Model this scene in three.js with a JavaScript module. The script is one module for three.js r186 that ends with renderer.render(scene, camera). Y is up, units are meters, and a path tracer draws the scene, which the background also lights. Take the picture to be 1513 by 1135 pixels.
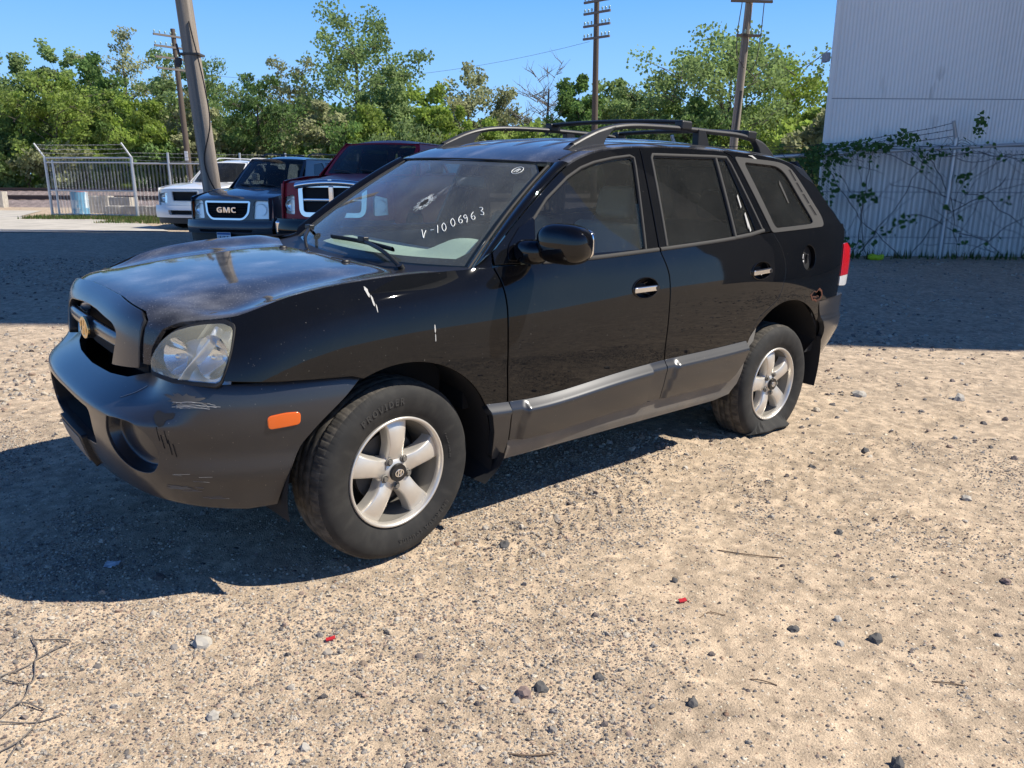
import * as THREE from 'three';
import { mergeGeometries, mergeVertices } from 'three/addons/utils/BufferGeometryUtils.js';
import { RoundedBoxGeometry } from 'three/addons/geometries/RoundedBoxGeometry.js';
import { TextGeometry } from 'three/addons/geometries/TextGeometry.js';
import { FontLoader } from 'three/addons/loaders/FontLoader.js';

// ---------- camera, sky, sun, exposure ----------
const scene = new THREE.Scene();
const camera = new THREE.PerspectiveCamera(52.46, 1513 / 1135, 0.1, 2000);
camera.position.set(0, 1.45, 0);
camera.rotation.set(-0.25939, 0, 0.00524, 'XYZ');
const renderer = new THREE.WebGLRenderer({ antialias: true });
renderer.toneMapping = THREE.LinearToneMapping;
renderer.toneMappingExposure = 1.38;
renderer.shadowMap.enabled = true;
renderer.setSize(1024, 768);
const SUN_DIR = new THREE.Vector3(0.85, 1.0, 0.055).normalize();
{ // clear spring sky: pale near the horizon, deep blue overhead, one smooth function of height
  const w = 512, h = 256, d = new Float32Array(w * h * 4);
  const stops = [[0, 0.36, 0.59, 0.86], [5, 0.265, 0.51, 0.86], [12, 0.128, 0.36, 0.82], [20, 0.075, 0.23, 0.63], [35, 0.028, 0.092, 0.30], [60, 0.012, 0.042, 0.15], [90, 0.008, 0.031, 0.115]];
  for (let j = 0; j < h; j++) {
    const el = Math.max(0, ((j + 0.5) / h - 0.5) * 180);
    let k = 0; while (k < stops.length - 2 && el > stops[k + 1][0]) k++;
    const a = stops[k], b = stops[k + 1], t = (el - a[0]) / (b[0] - a[0]);
    for (let i = 0; i < w; i++) {
      const o = (j * w + i) * 4;
      for (let c = 0; c < 3; c++) d[o + c] = a[c + 1] + (b[c + 1] - a[c + 1]) * t;
      d[o + 3] = 1;
    }
  }
  const sky = new THREE.DataTexture(d, w, h, THREE.RGBAFormat, THREE.FloatType);
  sky.mapping = THREE.EquirectangularReflectionMapping; sky.magFilter = THREE.LinearFilter; sky.minFilter = THREE.LinearFilter; sky.needsUpdate = true;
  scene.background = sky; scene.environment = sky;
}
const sun = new THREE.DirectionalLight(new THREE.Color(1.0, 0.94, 0.84), 5.0);
sun.position.copy(SUN_DIR).multiplyScalar(60); sun.target.position.set(0, 0, -5); sun.position.add(sun.target.position);
sun.castShadow = true; sun.shadow.mapSize.set(4096, 4096); sun.shadow.camera.left = -40; sun.shadow.camera.right = 40; sun.shadow.camera.top = 40; sun.shadow.camera.bottom = -40; sun.shadow.camera.far = 200;
scene.add(sun, sun.target);

// ---------- helpers ----------
const V3 = (x, y, z) => new THREE.Vector3(x, y, z);
const C = (r, g, b) => new THREE.Color().setRGB(r, g, b);
function rng(seed) { let a = seed >>> 0; return () => { a = (a + 0x6d2b79f5) >>> 0; let t = Math.imul(a ^ (a >>> 15), 1 | a); t = (t + Math.imul(t ^ (t >>> 7), 61 | t)) ^ t; return ((t ^ (t >>> 14)) >>> 0) / 4294967296; }; }
const clamp = (x, a = 0, b = 1) => Math.min(b, Math.max(a, x));
const sstep = (a, b, x) => { const t = clamp((x - a) / (b - a)); return t * t * (3 - 2 * t); };
const lerp = (a, b, t) => a + (b - a) * t;
function spline(xs, ys) { // natural cubic, straight beyond its ends
  const n = xs.length, m = new Float64Array(n), c = new Float64Array(n), d = new Float64Array(n);
  for (let i = 1; i < n - 1; i++) {
    const h0 = xs[i] - xs[i - 1], h1 = xs[i + 1] - xs[i], r = 6 * ((ys[i + 1] - ys[i]) / h1 - (ys[i] - ys[i - 1]) / h0);
    const w = 2 * (h0 + h1) - h0 * c[i - 1]; c[i] = h1 / w; d[i] = (r - h0 * d[i - 1]) / w;
  }
  for (let i = n - 2; i > 0; i--) m[i] = d[i] - c[i] * m[i + 1];
  const slope0 = (ys[1] - ys[0]) / (xs[1] - xs[0]) - (xs[1] - xs[0]) * m[1] / 6, hN = xs[n - 1] - xs[n - 2], slopeN = (ys[n - 1] - ys[n - 2]) / hN + hN * m[n - 2] / 6;
  return (x) => {
    if (x <= xs[0]) return ys[0] + slope0 * (x - xs[0]);
    if (x >= xs[n - 1]) return ys[n - 1] + slopeN * (x - xs[n - 1]);
    let i = 0; while (x > xs[i + 1]) i++;
    const h = xs[i + 1] - xs[i], a = (xs[i + 1] - x) / h, b = 1 - a;
    return a * ys[i] + b * ys[i + 1] + ((a * a * a - a) * m[i] + (b * b * b - b) * m[i + 1]) * h * h / 6;
  };
}
const pline = (pts) => spline(pts.map((p) => p[0]), pts.map((p) => p[1]));
function grid2(xs, ts, rows) { // rows[i] = values over ts at station xs[i]
  const along = rows.map((r) => spline(ts, r)); let cx = NaN, ct = NaN, val = 0;
  return (x, t) => { if (x === cx && t === ct) return val; cx = x; ct = t; return (val = spline(xs, along.map((f) => f(t)))(x)); };
}
function roundPoly(pts) { // [x, y, radius?] corners softened by a quadratic arc
  const out = [], n = pts.length;
  for (let i = 0; i < n; i++) {
    const p = pts[i], r = p[2] || 0;
    if (!r) { out.push([p[0], p[1]]); continue; }
    const a = pts[(i + n - 1) % n], b = pts[(i + 1) % n];
    const la = Math.hypot(a[0] - p[0], a[1] - p[1]), lb = Math.hypot(b[0] - p[0], b[1] - p[1]), ra = Math.min(r, la * 0.49), rb = Math.min(r, lb * 0.49);
    const A = [p[0] + (a[0] - p[0]) * ra / la, p[1] + (a[1] - p[1]) * ra / la], B = [p[0] + (b[0] - p[0]) * rb / lb, p[1] + (b[1] - p[1]) * rb / lb];
    for (let k = 0; k <= 6; k++) { const t = k / 6, u = 1 - t; out.push([u * u * A[0] + 2 * u * t * p[0] + t * t * B[0], u * u * A[1] + 2 * u * t * p[1] + t * t * B[1]]); }
  }
  return out;
}
function curve2(pts, n = 8) { // smooth open line through points
  const c = new THREE.CatmullRomCurve3(pts.map((p) => V3(p[0], p[1], 0)), false, 'centripetal');
  return c.getPoints((pts.length - 1) * n).map((p) => [p.x, p.y]);
}
const arc2 = (cx, cy, r, a0, a1, n = 24) => Array.from({ length: n + 1 }, (_, i) => { const a = (a0 + (a1 - a0) * i / n) * Math.PI / 180; return [cx + r * Math.cos(a), cy + r * Math.sin(a)]; });
function area2(p) { let s = 0; for (let i = 0; i < p.length; i++) { const a = p[i], b = p[(i + 1) % p.length]; s += a[0] * b[1] - b[0] * a[1]; } return s / 2; }
function tidy(p, e = 1e-5) { const o = []; for (const q of p) { const l = o[o.length - 1]; if (!l || Math.hypot(q[0] - l[0], q[1] - l[1]) > e) o.push(q); } if (o.length > 1 && Math.hypot(o[0][0] - o[o.length - 1][0], o[0][1] - o[o.length - 1][1]) < e) o.pop(); return o; }
function inset(poly, d) {
  let p = tidy(poly); if (area2(p) < 0) p = p.slice().reverse();
  const n = p.length;
  return p.map((q, i) => {
    const a = p[(i + n - 1) % n], b = p[(i + 1) % n];
    let e1 = [q[0] - a[0], q[1] - a[1]], e2 = [b[0] - q[0], b[1] - q[1]]; const l1 = Math.hypot(...e1), l2 = Math.hypot(...e2);
    const n1 = [-e1[1] / l1, e1[0] / l1], n2 = [-e2[1] / l2, e2[0] / l2], m = [n1[0] + n2[0], n1[1] + n2[1]], k = m[0] * n1[0] + m[1] * n1[1];
    const s = d / Math.max(k, 0.6); return [q[0] + m[0] * s, q[1] + m[1] * s];
  });
}
function clipAxis(p, ax, v, keepLess) {
  const o = [], n = p.length, inside = (q) => (keepLess ? q[ax] <= v : q[ax] >= v);
  for (let i = 0; i < n; i++) {
    const a = p[i], b = p[(i + 1) % n], ia = inside(a), ib = inside(b);
    if (ia) o.push(a);
    if (ia !== ib) { const t = (v - a[ax]) / (b[ax] - a[ax]); const q = [a[0] + (b[0] - a[0]) * t, a[1] + (b[1] - a[1]) * t]; q[ax] = v; o.push(q); }
  }
  return o;
}
function surfNormal(surf, u, v, e = 1e-3) {
  const a = surf(u + e, v).sub(surf(u - e, v)), b = surf(u, v + e).sub(surf(u, v - e));
  return a.cross(b).normalize();
}
// a sheet cut to an outline (with holes) on a curved surface, its edges turned in by `rim`
function panel(surf, poly, { holes = [], step = 0.03, stepV = step, rim = 0.012, bevel = 0.0015, flip = false, off = 0 } = {}) {
  let P = tidy(poly); if (area2(P) < 0) P.reverse();
  const rings = [P];
  let B = P.slice();
  for (const h0 of holes) {
    let h = tidy(h0); if (area2(h) > 0) h = h.slice().reverse(); rings.push(h);
    let bi = 0, bj = 0, best = 1e9;
    h.forEach((q, j) => B.forEach((p, i) => { const d = (p[0] - q[0]) ** 2 + (p[1] - q[1]) ** 2; if (d < best) { best = d; bi = i; bj = j; } }));
    B = [...B.slice(0, bi + 1), ...h.slice(bj), ...h.slice(0, bj + 1), ...B.slice(bi)];
  }
  const S = off ? (u, v) => { const p = surf(u, v); return p.addScaledVector(surfNormal(surf, u, v), flip ? -off : off); } : surf;
  const pos = [], nor = [], uv = [], idx = [], seen = new Map();
  const add = (q) => {
    const key = Math.round(q[0] * 2e5) + '_' + Math.round(q[1] * 2e5); let i = seen.get(key);
    if (i === undefined) {
      i = pos.length / 3; seen.set(key, i);
      const p = S(q[0], q[1]), n = surfNormal(surf, q[0], q[1]); if (flip) n.negate();
      pos.push(p.x, p.y, p.z); nor.push(n.x, n.y, n.z); uv.push(q[0], q[1]);
    }
    return i;
  };
  const tri = (a, b, c) => { if (a !== b && b !== c && a !== c) flip ? idx.push(a, c, b) : idx.push(a, b, c); };
  let u0 = 1e9, u1 = -1e9; for (const q of P) { u0 = Math.min(u0, q[0]); u1 = Math.max(u1, q[0]); }
  const nu = Math.max(1, Math.ceil((u1 - u0) / step));
  for (let i = 0; i < nu; i++) {
    const a = u0 + (u1 - u0) * i / nu, b = u0 + (u1 - u0) * (i + 1) / nu;
    const strip = clipAxis(clipAxis(B, 0, a, false), 0, b, true); if (strip.length < 3) continue;
    let v0 = 1e9, v1 = -1e9; for (const q of strip) { v0 = Math.min(v0, q[1]); v1 = Math.max(v1, q[1]); }
    const j0 = Math.floor(v0 / stepV), j1 = Math.ceil(v1 / stepV);
    for (let j = j0; j < j1; j++) {
      const cell = tidy(clipAxis(clipAxis(strip, 1, j * stepV, false), 1, (j + 1) * stepV, true), 1e-6);
      if (cell.length < 3 || Math.abs(area2(cell)) < 1e-9) continue;
      const id = cell.map(add);
      if (cell.length === 3) tri(id[0], id[1], id[2]);
      else {
        const c2 = cell.map((q) => new THREE.Vector2(q[0], q[1]));
        for (const t of THREE.ShapeUtils.triangulateShape(c2, [])) {
          const A = cell[t[0]], Bq = cell[t[1]], Cq = cell[t[2]], ar = (Bq[0] - A[0]) * (Cq[1] - A[1]) - (Cq[0] - A[0]) * (Bq[1] - A[1]);
          if (Math.abs(ar) < 1e-10) continue;
          ar > 0 ? tri(id[t[0]], id[t[1]], id[t[2]]) : tri(id[t[0]], id[t[2]], id[t[1]]);
        }
      }
    }
  }
  if (rim > 0) for (const R of rings) {
    const pts = [];
    R.forEach((q, i) => { const b = R[(i + 1) % R.length], l = Math.hypot(b[0] - q[0], b[1] - q[1]), k = Math.max(1, Math.ceil(l / step)); for (let s = 0; s < k; s++) pts.push([q[0] + (b[0] - q[0]) * s / k, q[1] + (b[1] - q[1]) * s / k]); });
    const n = pts.length, base = pos.length / 3, P3 = pts.map((q) => S(q[0], q[1])), N3 = pts.map((q) => { const m = surfNormal(surf, q[0], q[1]); return flip ? m.negate() : m; });
    for (let i = 0; i < n; i++) {
      const t = P3[(i + 1) % n].clone().sub(P3[(i + n - 1) % n]).normalize(), o = flip ? N3[i].clone().cross(t).normalize() : t.clone().cross(N3[i]).normalize();
      const e1 = P3[i].clone().addScaledVector(o, bevel).addScaledVector(N3[i], -bevel), e2 = e1.clone().addScaledVector(N3[i], -rim), nb = N3[i].clone().add(o).normalize();
      for (const [p, m] of [[P3[i], N3[i]], [e1, nb], [e1, o], [e2, o]]) { pos.push(p.x, p.y, p.z); nor.push(m.x, m.y, m.z); uv.push(pts[i][0], pts[i][1]); }
    }
    for (let i = 0; i < n; i++) for (const k of [0, 2]) {
      const a = base + i * 4 + k, b = base + ((i + 1) % n) * 4 + k;
      flip ? idx.push(a, b, a + 1, b, b + 1, a + 1) : idx.push(a, a + 1, b, b, a + 1, b + 1);
    }
  }
  return geo(pos, nor, uv, idx);
}
function geo(pos, nor, uv, idx) {
  const g = new THREE.BufferGeometry();
  g.setAttribute('position', new THREE.Float32BufferAttribute(pos, 3));
  if (nor) g.setAttribute('normal', new THREE.Float32BufferAttribute(nor, 3));
  g.setAttribute('uv', new THREE.Float32BufferAttribute(uv, 2)); g.setIndex(idx);
  if (!nor) g.computeVertexNormals();
  return g;
}
function mirrorZ(g) {
  const m = g.index ? g.clone() : mergeVertices(g, 1e-6), p = m.attributes.position, n = m.attributes.normal;
  for (let i = 0; i < p.count; i++) { p.setZ(i, -p.getZ(i)); n.setZ(i, -n.getZ(i)); }
  const x = m.index.array; for (let i = 0; i < x.length; i += 3) { const t = x[i]; x[i] = x[i + 1]; x[i + 1] = t; }
  return m;
}
// grid surface fn(u, v) -> Vector3, u and v in 0..1
function sheet(fn, nu, nv, { flip = false, wrapU = false, su = 1, sv = 1 } = {}) {
  const pos = [], uv = [], idx = [];
  for (let i = 0; i <= nu; i++) for (let j = 0; j <= nv; j++) { const p = fn(i / nu, j / nv); pos.push(p.x, p.y, p.z); uv.push(i / nu * su, j / nv * sv); }
  for (let i = 0; i < nu; i++) for (let j = 0; j < nv; j++) {
    const a = i * (nv + 1) + j, b = a + nv + 1;
    flip ? idx.push(a, a + 1, b, b, a + 1, b + 1) : idx.push(a, b, a + 1, b, b + 1, a + 1);
  }
  const g = geo(pos, null, uv, idx);
  if (wrapU) { const n = g.attributes.normal, L = nu * (nv + 1); for (let j = 0; j <= nv; j++) { const m = V3(n.getX(j) + n.getX(L + j), n.getY(j) + n.getY(L + j), n.getZ(j) + n.getZ(L + j)).normalize(); n.setXYZ(j, m.x, m.y, m.z); n.setXYZ(L + j, m.x, m.y, m.z); } }
  return g;
}
const clean = (g) => { let h = g.index ? g.toNonIndexed() : g.clone(); for (const k of Object.keys(h.attributes)) if (!['position', 'normal', 'uv', 'color'].includes(k)) h.deleteAttribute(k); if (!h.attributes.uv) h.setAttribute('uv', new THREE.Float32BufferAttribute(new Float32Array(h.attributes.position.count * 2), 2)); return h; };
const merge = (list) => { const g = mergeGeometries(list.map(clean), false); return mergeVertices(g, 1e-5); };
const box = (w, h, d, x = 0, y = 0, z = 0, r = 0) => { const g = r ? new RoundedBoxGeometry(w, h, d, 2, r) : new THREE.BoxGeometry(w, h, d); g.translate(x, y, z); return g; };
const cyl = (r0, r1, h, n = 16) => new THREE.CylinderGeometry(r1, r0, h, n);
function rod(a, b, r0, r1 = r0, n = 8) { // a to b
  const d = b.clone().sub(a), g = new THREE.CylinderGeometry(r1, r0, d.length(), n, 1);
  g.translate(0, d.length() / 2, 0); g.applyQuaternion(new THREE.Quaternion().setFromUnitVectors(V3(0, 1, 0), d.normalize())); g.translate(a.x, a.y, a.z); return g;
}
function tube(pts, r, n = 6, seg = 0, closed = false) {
  const c = new THREE.CatmullRomCurve3(pts.map((p) => (p.isVector3 ? p : V3(...p))), closed, 'centripetal');
  return new THREE.TubeGeometry(c, seg || pts.length * 4, r, n, closed);
}
function sweep(path, section, closedSection = true) { // path: [{p, x, y}] frames; section: [[a, b]]
  const m = section.length, n = path.length;
  return sheet((u, v) => { const f = path[Math.round(u * (n - 1))], s = section[Math.round(v * (closedSection ? m : m - 1)) % m]; return f.p.clone().addScaledVector(f.x, s[0]).addScaledVector(f.y, s[1]); }, n - 1, closedSection ? m : m - 1);
}
const taken = {};
function numbered(name) { const k = (taken[name] = (taken[name] ?? -1) + 1); return k ? name + '_' + String(k).padStart(3, '0') : name; }
function part(parent, name, g, mat, label) { const m = new THREE.Mesh(g, mat); m.name = name; m.castShadow = m.receiveShadow = true; if (label) m.userData.label = label; parent.add(m); return m; }
function tag(o, label, category, group) { o.userData.label = label; o.userData.category = category; if (group) o.userData.group = group; return o; }
function thing(name, label, category, group) { const g = new THREE.Group(); g.name = numbered(name); scene.add(g); return tag(g, label, category, group); }
function solo(name, g, mat, label, category, group) { const m = part(scene, numbered(name), g, mat); return tag(m, label, category, group); }
function setting(name, g, mat, kind = 'structure') { const m = part(scene, numbered(name), g, mat); m.userData.kind = kind; return m; }
function dup(o, label) { const c = o.clone(); c.name = numbered(o.name.replace(/_\d{3}$/, '')); scene.add(c); if (label) c.userData.label = label; return c; }
// noise
function hash2(x, y, s) { let h = Math.imul(x, 374761393) ^ Math.imul(y, 668265263) ^ Math.imul(s, 2147483647 ^ 0x5bd1e995); h = Math.imul(h ^ (h >>> 13), 1274126177); return ((h ^ (h >>> 16)) >>> 0) / 4294967296; }
function vnoise(x, y, s = 1, per = 0) {
  const xi = Math.floor(x), yi = Math.floor(y), fx = x - xi, fy = y - yi, u = fx * fx * (3 - 2 * fx), v = fy * fy * (3 - 2 * fy), m = (a) => (per ? ((a % per) + per) % per : a);
  return lerp(lerp(hash2(m(xi), m(yi), s), hash2(m(xi + 1), m(yi), s), u), lerp(hash2(m(xi), m(yi + 1), s), hash2(m(xi + 1), m(yi + 1), s), u), v);
}
function fbm(x, y, oct, s = 1, per = 0) { let a = 0, w = 0.5, t = 0; for (let i = 0; i < oct; i++) { a += w * vnoise(x, y, s + i, per); t += w; x *= 2; y *= 2; per *= 2; w *= 0.5; } return a / t; }
function tex(w, h, fn, { srgb = true, rx = 1, ry = 1 } = {}) { // fn(x, y) in 0..1 -> [r, g, b] in 0..1 (display values when srgb)
  const d = new Uint8Array(w * h * 4);
  for (let j = 0; j < h; j++) for (let i = 0; i < w; i++) { const c = fn((i + 0.5) / w, (j + 0.5) / h, i, j), o = (j * w + i) * 4; for (let k = 0; k < 3; k++) d[o + k] = clamp(c[k]) * 255; d[o + 3] = c[3] === undefined ? 255 : clamp(c[3]) * 255; }
  const t = new THREE.DataTexture(d, w, h); t.wrapS = t.wrapT = THREE.RepeatWrapping; t.magFilter = THREE.LinearFilter; t.minFilter = THREE.LinearMipmapLinearFilter; t.generateMipmaps = true; t.repeat.set(rx, ry); if (srgb) t.colorSpace = THREE.SRGBColorSpace; t.needsUpdate = true; return t;
}
const std = (c, rough, o = {}) => new THREE.MeshStandardMaterial({ color: c, roughness: rough, ...o });
const phys = (c, rough, o = {}) => new THREE.MeshPhysicalMaterial({ color: c, roughness: rough, ...o });

// ---------- materials ----------
const D = {}; // shared material table
{
  const specks = (seed, n, base, dust, film) => { // paint with a dust film and settled grains; tile = 1 m
    const N = 1024, a = new Float32Array(N * N), r = rng(seed);
    for (let k = 0; k < n; k++) { const x = r() * N | 0, y = r() * N | 0, s = r() < 0.85 ? 1 : r() < 0.8 ? 2 : 3, v = 0.15 + 0.5 * r() * r() + (s > 1 ? 0.2 : 0); for (let i = 0; i < s; i++) for (let j = 0; j < s; j++) a[((y + j) % N) * N + (x + i) % N] = Math.max(a[((y + j) % N) * N + (x + i) % N], v); }
    return tex(N, N, (x, y, i, j) => { const f = film * (0.25 + 1.5 * fbm(x * 9, y * 9, 4, seed, 9) ** 2 + 0.5 * hash2(i, j, seed)), t = clamp(f + a[j * N + i]); return [lerp(base[0], dust[0], t), lerp(base[1], dust[1], t), lerp(base[2], dust[2], t)]; });
  };
  const blk = [0.055, 0.06, 0.07], dust = [0.62, 0.58, 0.52];
  D.paint = phys(C(1, 1, 1), 0.5, { map: specks(3, 1300, blk, [0.50, 0.48, 0.44], 0.035), clearcoat: 0.8, clearcoatRoughness: 0.02, specularIntensity: 0 });
  D.paintTop = phys(C(1, 1, 1), 0.5, { map: specks(7, 22000, [0.06, 0.065, 0.08], [0.57, 0.57, 0.58], 0.42), clearcoat: 1, clearcoatRoughness: 0.06, specularIntensity: 0 });
  D.grey = phys(C(1, 1, 1), 0.42, { map: specks(11, 1500, [0.15, 0.158, 0.178], dust, 0.03), metalness: 0.3, clearcoat: 0.9, clearcoatRoughness: 0.16, specularIntensity: 0.8 });
  D.rockerGrey = phys(C(1, 1, 1), 0.6, { map: specks(13, 5000, [0.30, 0.30, 0.30], [0.58, 0.53, 0.46], 0.35), clearcoat: 0.1, clearcoatRoughness: 0.4 });
  D.trim = std(C(0.038, 0.0365, 0.034), 0.8); D.rail = std(C(0.033, 0.033, 0.034), 0.45);
  D.rubber = std(C(0.012, 0.012, 0.013), 0.7);
  D.plastic = std(C(0.012, 0.012, 0.013), 0.45);
  D.gloss = phys(C(0.004, 0.004, 0.005), 0.5, { clearcoat: 1, clearcoatRoughness: 0.03, specularIntensity: 0 });
  D.inner = std(C(0.01, 0.01, 0.011), 0.9);
  D.chrome = std(C(0.75, 0.76, 0.78), 0.08, { metalness: 1 });
  D.gold = std(C(0.72, 0.52, 0.25), 0.22, { metalness: 1 });
  D.alloy = std(C(0.80, 0.78, 0.74), 0.36, { metalness: 0.6, map: tex(256, 256, (x, y) => { const t = 0.86 + 0.14 * fbm(x * 6, y * 6, 4, 5, 6); return [t, t * 0.985, t * 0.96]; }) });
  D.barrel = std(C(0.20, 0.185, 0.16), 0.6, { metalness: 0.4 }); D.disc = std(C(0.06, 0.055, 0.05), 0.7);
  D.tyre = std(C(1, 1, 1), 0.82, { map: tex(512, 512, (x, y, i, j) => { const n = fbm(x * 8, y * 8, 5, 21, 8), d = sstep(0.35, 0.8, n) * 0.05 + 0.025 * hash2(i, j, 2); return [0.112 + d, 0.110 + d * 0.95, 0.107 + d * 0.85]; }) });
  D.tread = std(C(1, 1, 1), 0.95, { map: tex(512, 512, (x, y, i, j) => { const n = fbm(x * 10, y * 10, 5, 31, 10), d = sstep(0.25, 0.8, n) * 0.14 + 0.08 * hash2(i, j, 4); return [0.17 + d, 0.162 + d * 0.92, 0.15 + d * 0.80]; }) });
  D.letter = std(C(0.034, 0.033, 0.031), 0.6);
  const glass = (c, rough = 0.0) => phys(c, rough, { transmission: 1, thickness: 0, ior: 1.5 });
  D.windshield = glass(C(0.78, 0.90, 0.84)); D.sideGlass = glass(C(0.74, 0.84, 0.82)); D.privacy = glass(C(0.10, 0.10, 0.10)); D.clear = glass(C(0.97, 0.98, 0.98)); D.tintGlass = glass(C(0.22, 0.25, 0.25));
  D.amber = phys(C(0.72, 0.115, 0.004), 0.15, { clearcoat: 1 }); D.red = phys(C(0.55, 0.008, 0.012), 0.12, { clearcoat: 1 }); D.lampWhite = phys(C(0.72, 0.72, 0.72), 0.2, { clearcoat: 1 });
  D.reflector = std(C(0.86, 0.87, 0.88), 0.09, { metalness: 1 });
  D.haze = phys(C(0.93, 0.91, 0.84), 0.25, { transmission: 0.9, thickness: 0, ior: 1.4 });
  D.dash = std(C(0.50, 0.53, 0.48), 0.8); D.seat = std(C(0.20, 0.19, 0.17), 0.9); D.liner = std(C(0.35, 0.34, 0.31), 0.9);
  const filmTex = (seed, film, n) => { const N = 1024, a = new Float32Array(N * N), r = rng(seed); for (let k = 0; k < n; k++) { const x = r() * N | 0, y = r() * N | 0, v = 0.2 + 0.6 * r() * r(), s = r() < 0.8 ? 1 : 2; for (let i = 0; i < s; i++) for (let j = 0; j < s; j++) a[((y + j) % N) * N + (x + i) % N] = v; } return tex(N, N, (x, y, i, j) => [0.70, 0.71, 0.68, clamp(film * (0.6 + 0.9 * fbm(x * 7, y * 7, 5, seed, 7)) + a[j * N + i])]); };
  D.film = std(C(1, 1, 1), 0.9, { map: filmTex(41, 0.105, 20000), transparent: true });
  D.filmSide = std(C(1, 1, 1), 0.9, { map: filmTex(43, 0.03, 3000), transparent: true });
  D.rust = std(C(1, 1, 1), 0.95, { map: tex(256, 256, (x, y) => { const n = fbm(x * 12, y * 12, 5, 51, 12), t = sstep(0.35, 0.7, n); return [lerp(0.12, 0.36, t), lerp(0.07, 0.20, t), lerp(0.055, 0.13, t)]; }) });
  D.dropping = std(C(0.46, 0.45, 0.42), 0.9); D.lampBack = std(C(0.80, 0.81, 0.82), 0.32, { metalness: 0.7 });
}
// ---------- ground ----------
const groundY = (x, z) => { // gentle swells; the lot tips a little under the car
  const r2 = (x * x + (z + 4.3) ** 2) / 25, tip = (-0.0239 * (x + 0.49) - 0.0173 * (z + 2.84)) * Math.exp(-r2 * 0.8);
  const near = Math.exp(-(x * x + (z + 3) ** 2) / 120);
  return tip * 0.9 + near * (0.022 * (fbm(x * 0.7 + 9, z * 0.7 + 5, 3, 3) - 0.5));
};
const groundFine = (x, z) => {
  const near = clamp(1.3 - Math.hypot(x, z + 3) / 11);
  let h = near * (0.006 * (fbm(x * 3.1, z * 3.1, 3, 11) - 0.5) + 0.011 * (fbm(x * 15, z * 15, 3, 17) - 0.5));
  // pressed tyre tracks: two bands of chevrons
  for (const [x0, z0, dx, dz, w] of [[0.0, -2.95, 0.66, -0.75, 0.22], [1.45, -3.45, 0.85, 0.53, 0.17], [1.05, -3.5, 0.8, -0.6, 0.15]]) {
    const px = x - x0, pz = z - z0, l = Math.hypot(dx, dz), t = (px * dx + pz * dz) / l, s = (px * dz - pz * dx) / l;
    if (t > -0.2 && t < 2.6 && Math.abs(s) < w) h += -0.008 * sstep(w, w * 0.7, Math.abs(s)) + 0.0075 * sstep(w, w * 0.6, Math.abs(s)) * (1 + Math.sin((t + Math.abs(s) * 0.6) * 72 + 2.4 * Math.sin(s * 36))) ;
  }
  return h;
};
const gy = (x, z) => groundY(x, z) + groundFine(x, z) - 0.004;
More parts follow.
